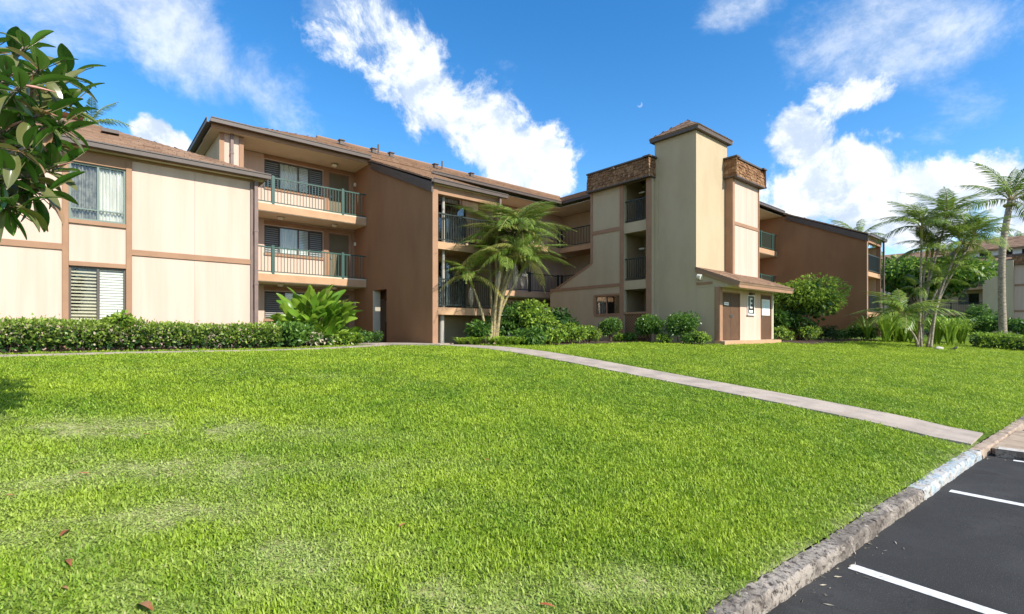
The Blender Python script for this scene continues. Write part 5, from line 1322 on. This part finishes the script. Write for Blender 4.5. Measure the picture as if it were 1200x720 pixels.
def build_rubber_tree():
    random.seed(17)
    # cluster centres: (picture column, row, depth) of the shoots near the camera, the rest of the crown goes on to the left
    base = uv_at(-190, 4.3); zb = gz1(*base)
    t = thing('rubber_tree', 'large leaved glossy tree with bronze leaf backs reaching in at top left', 'tree', (*base, zb)); B = Vector(t.location)
    def leaf(L, W, curl, cup, seed):
        V = []; Fc = []; n = 8; r = random.Random(seed)
        for i in range(n + 1):
            f = i / n; w = W * .5 * max(math.sin(math.pi * min(f * .96 + .03, 1)) ** .75, .02); x = L * (f - .25 * curl * curl * f * f); z = -curl * L * f * f * .6
            for s in (-1, -.5, 0, .5, 1): V.append((x, w * s, z + cup * w * abs(s) ** 1.5 - (.006 if s == 0 else 0)))
        for i in range(n):
            for j in range(4): a = i * 5 + j; Fc.append((a, a + 1, a + 6, a + 5))
        k = len(V)
        for x, z in ((-.05, -.0), (0, -.004), (L * .6, -curl * L * .22 - .006)):
            for q in range(3): V.append((x, math.cos(2.1 * q) * .004, z + math.sin(2.1 * q) * .004 - .004))
        for i in range(2):
            for q in range(3): a = k + i * 3; Fc.append((a + q, a + 3 + q, a + 3 + (q + 1) % 3, a + (q + 1) % 3))
        return V, Fc
    shapes = [leaf(.265 * random.uniform(.9, 1.1), .098 * random.uniform(.9, 1.1), random.uniform(.05, .75), random.uniform(.1, .5), s) for s in range(9)]
    M = [new_mesh('leaf', V, Fc, 'rubber_leaf', True, rnd=[random.random()] * len(V)) for V, Fc in shapes]
    MY = [new_mesh('leaf', V, Fc, 'rubber_yellow', True, rnd=[random.random()] * len(V)) for V, Fc in shapes[:4]]
    sheath = MB().tube([(0, 0, 0), (.05, 0, .004), (.11, 0, .004), (.19, 0, 0)], [.006, .009, .006, .001], 6); sh = new_mesh('bud_sheath', sheath.V, sheath.F, 'petal_pink', True)
    shoots = [(32, 52, 4.1), (12, 88, 4.0), (50, 78, 3.8), (70, 98, 4.1), (24, 120, 3.9), (50, 132, 3.7), (82, 118, 4.2), (8, 150, 3.7), (34, 172, 3.6), (64, 158, 4.0), (12, 205, 3.6), (42, 205, 3.8), (66, 196, 4.0), (22, 240, 3.7), (54, 222, 3.9), (2, 180, 4.0), (28, 100, 3.6), (74, 140, 3.9), (20, 62, 4.3), (46, 160, 4.2), (84, 84, 4.3),
              (-20, 60, 4.1), (-30, 110, 4.0), (-26, 160, 3.7), (-22, 215, 3.8), (-60, 90, 4.2), (-70, 150, 4.0), (-66, 210, 4.0), (-110, 60, 4.4), (-120, 130, 4.2), (-110, 200, 4.3), (-170, 90, 4.4), (-180, 180, 4.4), (-60, 30, 4.5)]
    trunk_top = Vector((0, 0, 1.7))
    tr = MB().tube([(0, 0, -.1), (.05, .02, .8), trunk_top], [.14, .11, .09], 10).build('trunk', 'bark_grey', t, smooth=True)
    limbs = MB(); count = 0; forks = [trunk_top + Vector(p) for p in ((.35, -.2, .5), (.6, .1, .1), (.1, .2, .9), (.4, .15, 1.0))]
    for f in forks: limbs.tube([trunk_top - Vector((0, 0, .1)), trunk_top.lerp(f, .5) + Vector((0, 0, .06)), f], [.06, .05, .04], 7)
    for (px, py, d) in shoots:
        c = pix(px, py, d) - B; f = min(forks, key=lambda q: (q - c).length)
        limbs.tube([f, f.lerp(c, .5) + Vector((0, 0, -.08)), c], [.03, .02, .011], 5)
        dirv = (c - trunk_top + Vector((0, 0, .3))).normalized()
        n = 9 if px > -30 else 7
        for i in range(n):
            az = 2 * math.pi * i * .382 + random.uniform(-.3, .3); age = i / (n - 1)
            el = R(55 - 125 * age + random.uniform(-16, 16)); o = obj('leaf', random.choice(MY if random.random() < .09 else M), t)
            q = c - dirv * .16 * age + Vector((math.cos(az), math.sin(az), 0)) * .02
            o.location = q; o.rotation_euler = (random.uniform(-.5, .5), -el, az); s = random.uniform(.82, 1.12); o.scale = (s, s, s); count += 1
        if random.random() < .5:
            o = obj('bud_sheath', sh, t); o.location = c; az = random.uniform(-1.2, .4); o.rotation_euler = (0, -random.uniform(-.3, .6), az)
    limbs.build('branches', 'bark_grey', t, smooth=True)

# ------------------------------------------------------------------ lawn
def build_grass():
    tufts = bpy.data.collections.new('grass_tufts')
    for s in range(6):
        r = np.random.default_rng(100 + s); V = []; Fc = []; rn = []
        for i in range(11):
            an = r.uniform(0, 6.28); p = np.array([r.normal(0, .03), r.normal(0, .03), -.004]); L = r.uniform(.022, .058); w = r.uniform(.0026, .0054); ln = r.uniform(.25, 1.15)
            d = np.array([math.cos(an), math.sin(an), 0]); sd = np.array([-d[1], d[0], 0]); k = len(V)
            m = p + d * L * .42 * math.sin(ln * .7) + np.array([0, 0, L * .5 * math.cos(ln * .6)]); e = m + d * L * .62 * math.sin(ln) + np.array([0, 0, L * .5 * math.cos(ln * 1.25)])
            V += [p - sd * w * .8, p + sd * w * .8, m + sd * w, m - sd * w, e]; Fc += [(k, k + 1, k + 2, k + 3), (k + 3, k + 2, k + 4)]; rn += [r.random()] * 5
        tufts.objects.link(bpy.data.objects.new('grass_tuft', new_mesh('grass_tuft', V, Fc, 'grass', rnd=rn)))
    r = np.random.default_rng(5)
    K = 10000.; N = 900000
    # plan positions over the lawn, thinning out with distance from the car park
    x0 = 2.2; d = (x0 ** .4 + r.random(N) * (32 ** .4 - x0 ** .4)) ** 2.5
    keepf = min(1., K * 3. * 2.5 * (32 ** .4 - x0 ** .4) / N); sel = r.random(N) < keepf; d = d[sel]
    x = (r.random(len(d)) * 3. - 1.5) * d
    u = .76 * x + .65 * d; v = -.65 * x + .76 * d
    t = v - kv(u) - KW
    ok = (t > .015) & (v < 22) & ~((t < .9) & (u > 8.7) & (u < 10.0) & (t < .2))
    pu = np.interp(v, [p[1] for p in PATH], [p[0] for p in PATH]); ok &= ~((np.abs(u - pu) < .60) & (v < 15.5))
    sv = np.interp(u, [p[0] for p in SIDE], [p[1] for p in SIDE]); ok &= ~((v - sv > -.75) & (v - sv < .34) & (u < 8.9))
    f = np.clip(((u - 7.3) * 2.3 + (v - 17.3) * -2.6) / (2.3 ** 2 + 2.6 ** 2), 0, 1); ok &= np.hypot(u - 7.3 - 2.3 * f, v - 17.3 + 2.6 * f) > 1.05
    def out(u0, u1, v0, v1):
        nonlocal ok; ok &= ~((u > u0) & (u < u1) & (v > v0) & (v < v1))
    out(-40, 4.9, 15.1, 60); out(4.9, 9.1, 16.2, 60); out(9.0, 12.6, 15.0, 60); out(8, 10.6, 15.3, 20); out(12.2, 21, 12.7, 60); out(18.3, 60, 10.05, 60); out(19.4, 25.3, 9.55, 60); out(24.9, 37, 8.4, 60)
    u, v, d, t = u[ok], v[ok], d[ok], t[ok]
    dry = dryness(u, v); lush = vnoise(u, v, .8, 31)
    z = np.where(t < .9, KTOP + (gz(u, v) - KTOP) * np.clip(t / .9, 0, 1), gz(u, v))
    me = bpy.data.meshes.new('lawn_grass'); me.vertices.add(len(u)); me.vertices.foreach_set('co', np.stack([u, v, z], 1).astype(np.float32).reshape(-1))
    def attr(n, val, typ='FLOAT', key='value'):
        a = me.attributes.new(n, typ, 'POINT'); a.data.foreach_set(key, np.asarray(val, np.float32).reshape(-1))
    attr('dry', np.clip(dry * 1.15 + (r.random(len(u)) - .5) * .25, 0, 1)); clump0 = vnoise(u, v, 3.1, 47); attr('hue', np.clip(.45 * r.random(len(u)) + .4 * lush + .5 * clump0 - .2 + .25 * np.clip((d - 6) / 12, 0, 1), 0, 1))
    tilt = r.normal(0, .16, (len(u), 2)); attr('rot', np.stack([tilt[:, 0], tilt[:, 1], r.random(len(u)) * 6.283], 1), 'FLOAT_VECTOR', 'vector')
    wide = 1 + np.clip((d - 3) / 22, 0, 1) * 1.6; clump = vnoise(u, v, 5.2, 41); hgt = (1 + np.clip((d - 3) / 25, 0, 1) * .05) * (.58 + .32 * lush + .5 * clump ** 2) * (1 - .72 * np.clip(dry * 1.5, 0, 1)) * r.uniform(.75, 1.25, len(u))
    attr('scl', np.stack([wide, wide, hgt], 1), 'FLOAT_VECTOR', 'vector')
    o = obj('lawn_grass', me, None, 'stuff')
    ng = bpy.data.node_groups.new('grass_scatter', 'GeometryNodeTree')
    ng.interface.new_socket('Geometry', in_out='INPUT', socket_type='NodeSocketGeometry'); ng.interface.new_socket('Geometry', in_out='OUTPUT', socket_type='NodeSocketGeometry')
    gi = ng.nodes.new('NodeGroupInput'); go = ng.nodes.new('NodeGroupOutput'); ip = ng.nodes.new('GeometryNodeInstanceOnPoints'); ci = ng.nodes.new('GeometryNodeCollectionInfo')
    ci.inputs['Collection'].default_value = tufts; ci.inputs['Separate Children'].default_value = True; ci.inputs['Reset Children'].default_value = True
    def na(n):
        q = ng.nodes.new('GeometryNodeInputNamedAttribute'); q.data_type = 'FLOAT_VECTOR'; q.inputs['Name'].default_value = n; return q.outputs['Attribute']
    ip.inputs['Pick Instance'].default_value = True
    L = ng.links.new; L(gi.outputs[0], ip.inputs['Points']); L(ci.outputs[0], ip.inputs['Instance']); L(na('rot'), ip.inputs['Rotation']); L(na('scl'), ip.inputs['Scale']); L(ip.outputs[0], go.inputs[0])
    md = o.modifiers.new('scatter', 'NODES'); md.node_group = ng
    print('grass tufts', len(u))

def build_small():
    # fallen leaves on the lawn
    random.seed(4)
    def fl(seed, L=.16, W=.034):
        r = random.Random(seed); V = []; Fc = []; n = 6; cu = r.uniform(.3, 1.2); tw = r.uniform(-.8, .8)
        for i in range(n + 1):
            f = i / n; w = W * .5 * math.sin(math.pi * min(f + .04, .99)) ** .7
            for s in (-1, 0, 1): V.append((L * (f - .5), w * s * math.cos(tw * f), .004 + abs(s) * w * cu * .4 + .012 * math.sin(f * 3) + s * w * math.sin(tw * f) * .5))
        for i in range(n):
            for j in range(2): a = i * 3 + j; Fc.append((a, a + 1, a + 4, a + 3))
        return new_mesh('fallen_leaf', V, Fc, 'dead_leaf', True)
    LM = [fl(s) for s in range(5)]
    spots = [(170, 711, 'curled red brown fallen leaf at the bottom edge of the lawn', .22, -.6), (76, 624, 'long red fallen leaf on the left lawn', .2, -1.1), (80, 659, 'flat reddish fallen leaf just above the bottom left', .17, -.7), (98, 554, 'small brown fallen leaf on the worn strip at left', .11, .2),
             (88, 541, 'small rust coloured fallen leaf above the worn strip', .1, .5), (10, 580, 'red fallen leaf at the left picture edge', .1, 0), (119, 502, 'tan fallen leaf in the grass near the left tree shadow', .1, .3), (472, 615, 'single orange fallen leaf in the thick middle grass', .12, 1.2),
             (570, 538, 'small dark red fallen leaf in the centre of the lawn', .09, -.4), (76, 688, 'thin brown fallen leaf near the bottom left corner', .11, -.5), (640, 709, 'pale straw coloured fallen leaf at the bottom centre', .13, -.2), (172, 508, 'pale fallen leaf on the lawn left of centre', .08, .8)]
    for i, (px, py, lb, L, an) in enumerate(spots):
        d = 585 * 1.2 / (py - 388)
        for _ in range(12): u, v = uv_at(px, d); d = 585 * (.5 - lawn_z(u, v) - .03) / (py - 388)
        o = obj('fallen_leaf', LM[i % 5]); o.location = (u, v, lawn_z(u, v) + .022); o.rotation_euler = (random.uniform(-.2, .2), random.uniform(-.15, .15), an - YAW); s = L / .16 * .75; o.scale = (s, s, s)
        tag(o, lb, 'leaf', 'fallen leaves on the lawn')
    # bird and pale stone near the right palms
    d = 22.8; u, v = uv_at(1119, d); z = gz1(u, v)
    b = thing('bird', 'small dark bird standing on the lawn right of the palm clump', 'bird', (u, v, z)); b.rotation_euler = (0, 0, -YAW + .2)
    me = bpy.data.meshes.new('body'); P = [(-.17, 0, .085), (-.09, 0, .10), (-.02, 0, .105), (.05, 0, .13), (.085, 0, .17), (.115, 0, .168)]
    q = MB().tube(P, [.008, .022, .05, .052, .03, .026], 10); q.tube([(.115, 0, .168), (.13, 0, .166)], [.026, .006], 10); o = q.build('body', 'bird', b, smooth=True)
    MB().tube([(.128, 0, .166), (.155, 0, .162)], [.008, .001], 6).build('bill', 'bill', b)
    MB().tube([(-.15, 0, .088), (-.25, 0, .075)], [.012, .02], 5).build('tail', 'bird', b)
    for s in (-1, 1): MB().tube([(.0, s * .02, .07), (.015, s * .022, .03), (.0, s * .022, .0), (.03, s * .022, -.0)], [.006, .005, .005, .003], 5).build('leg', 'bill', b)
    d = 23; u, v = uv_at(1100, d); z = gz1(u, v); r = np.random.default_rng(2); V = []; Fc = []
    for i in range(6):
        for j in range(9):
            th = math.pi * i / 5; ph = 2 * math.pi * j / 9; k = 1 + r.normal(0, .07); V.append((math.sin(th) * math.cos(ph) * .2 * k, math.sin(th) * math.sin(ph) * .13 * k, .05 + math.cos(th) * .09 * k))
    for i in range(5):
        for j in range(9): Fc.append((i * 9 + j, i * 9 + (j + 1) % 9, i * 9 + 9 + (j + 1) % 9, i * 9 + 9 + j))
    o = obj('stone', new_mesh('stone', V, Fc, 'stone', True)); o.location = (u, v, z); o.rotation_euler = (0, 0, -YAW); tag(o, 'pale stone on the lawn beside the right palm stems', 'stone')
    # dry clippings gathered along the kerb foot
    n = 220; s = rng.random(n) ** 1.0 * 9 + .8; cl = vnoise(s, s * 0, 1.6, 3) > .52; s = s[cl]; n = len(s); w = rng.exponential(.05, n) + .005
    P = np.stack([s, kv(s) - w, np.full(n, LOT + .008)], 1); ax = np.stack([rng.normal(size=n), rng.normal(size=n), rng.normal(0, .12, n)], 1)
    leaf_cloud('dry_clippings', P, ax, rng.uniform(.02, .06, n), .008, 'hedge_pale', None)

build_hedges(); build_heliconia(); build_palms(); build_shrubs(); build_rubber_tree(); build_grass(); build_small()
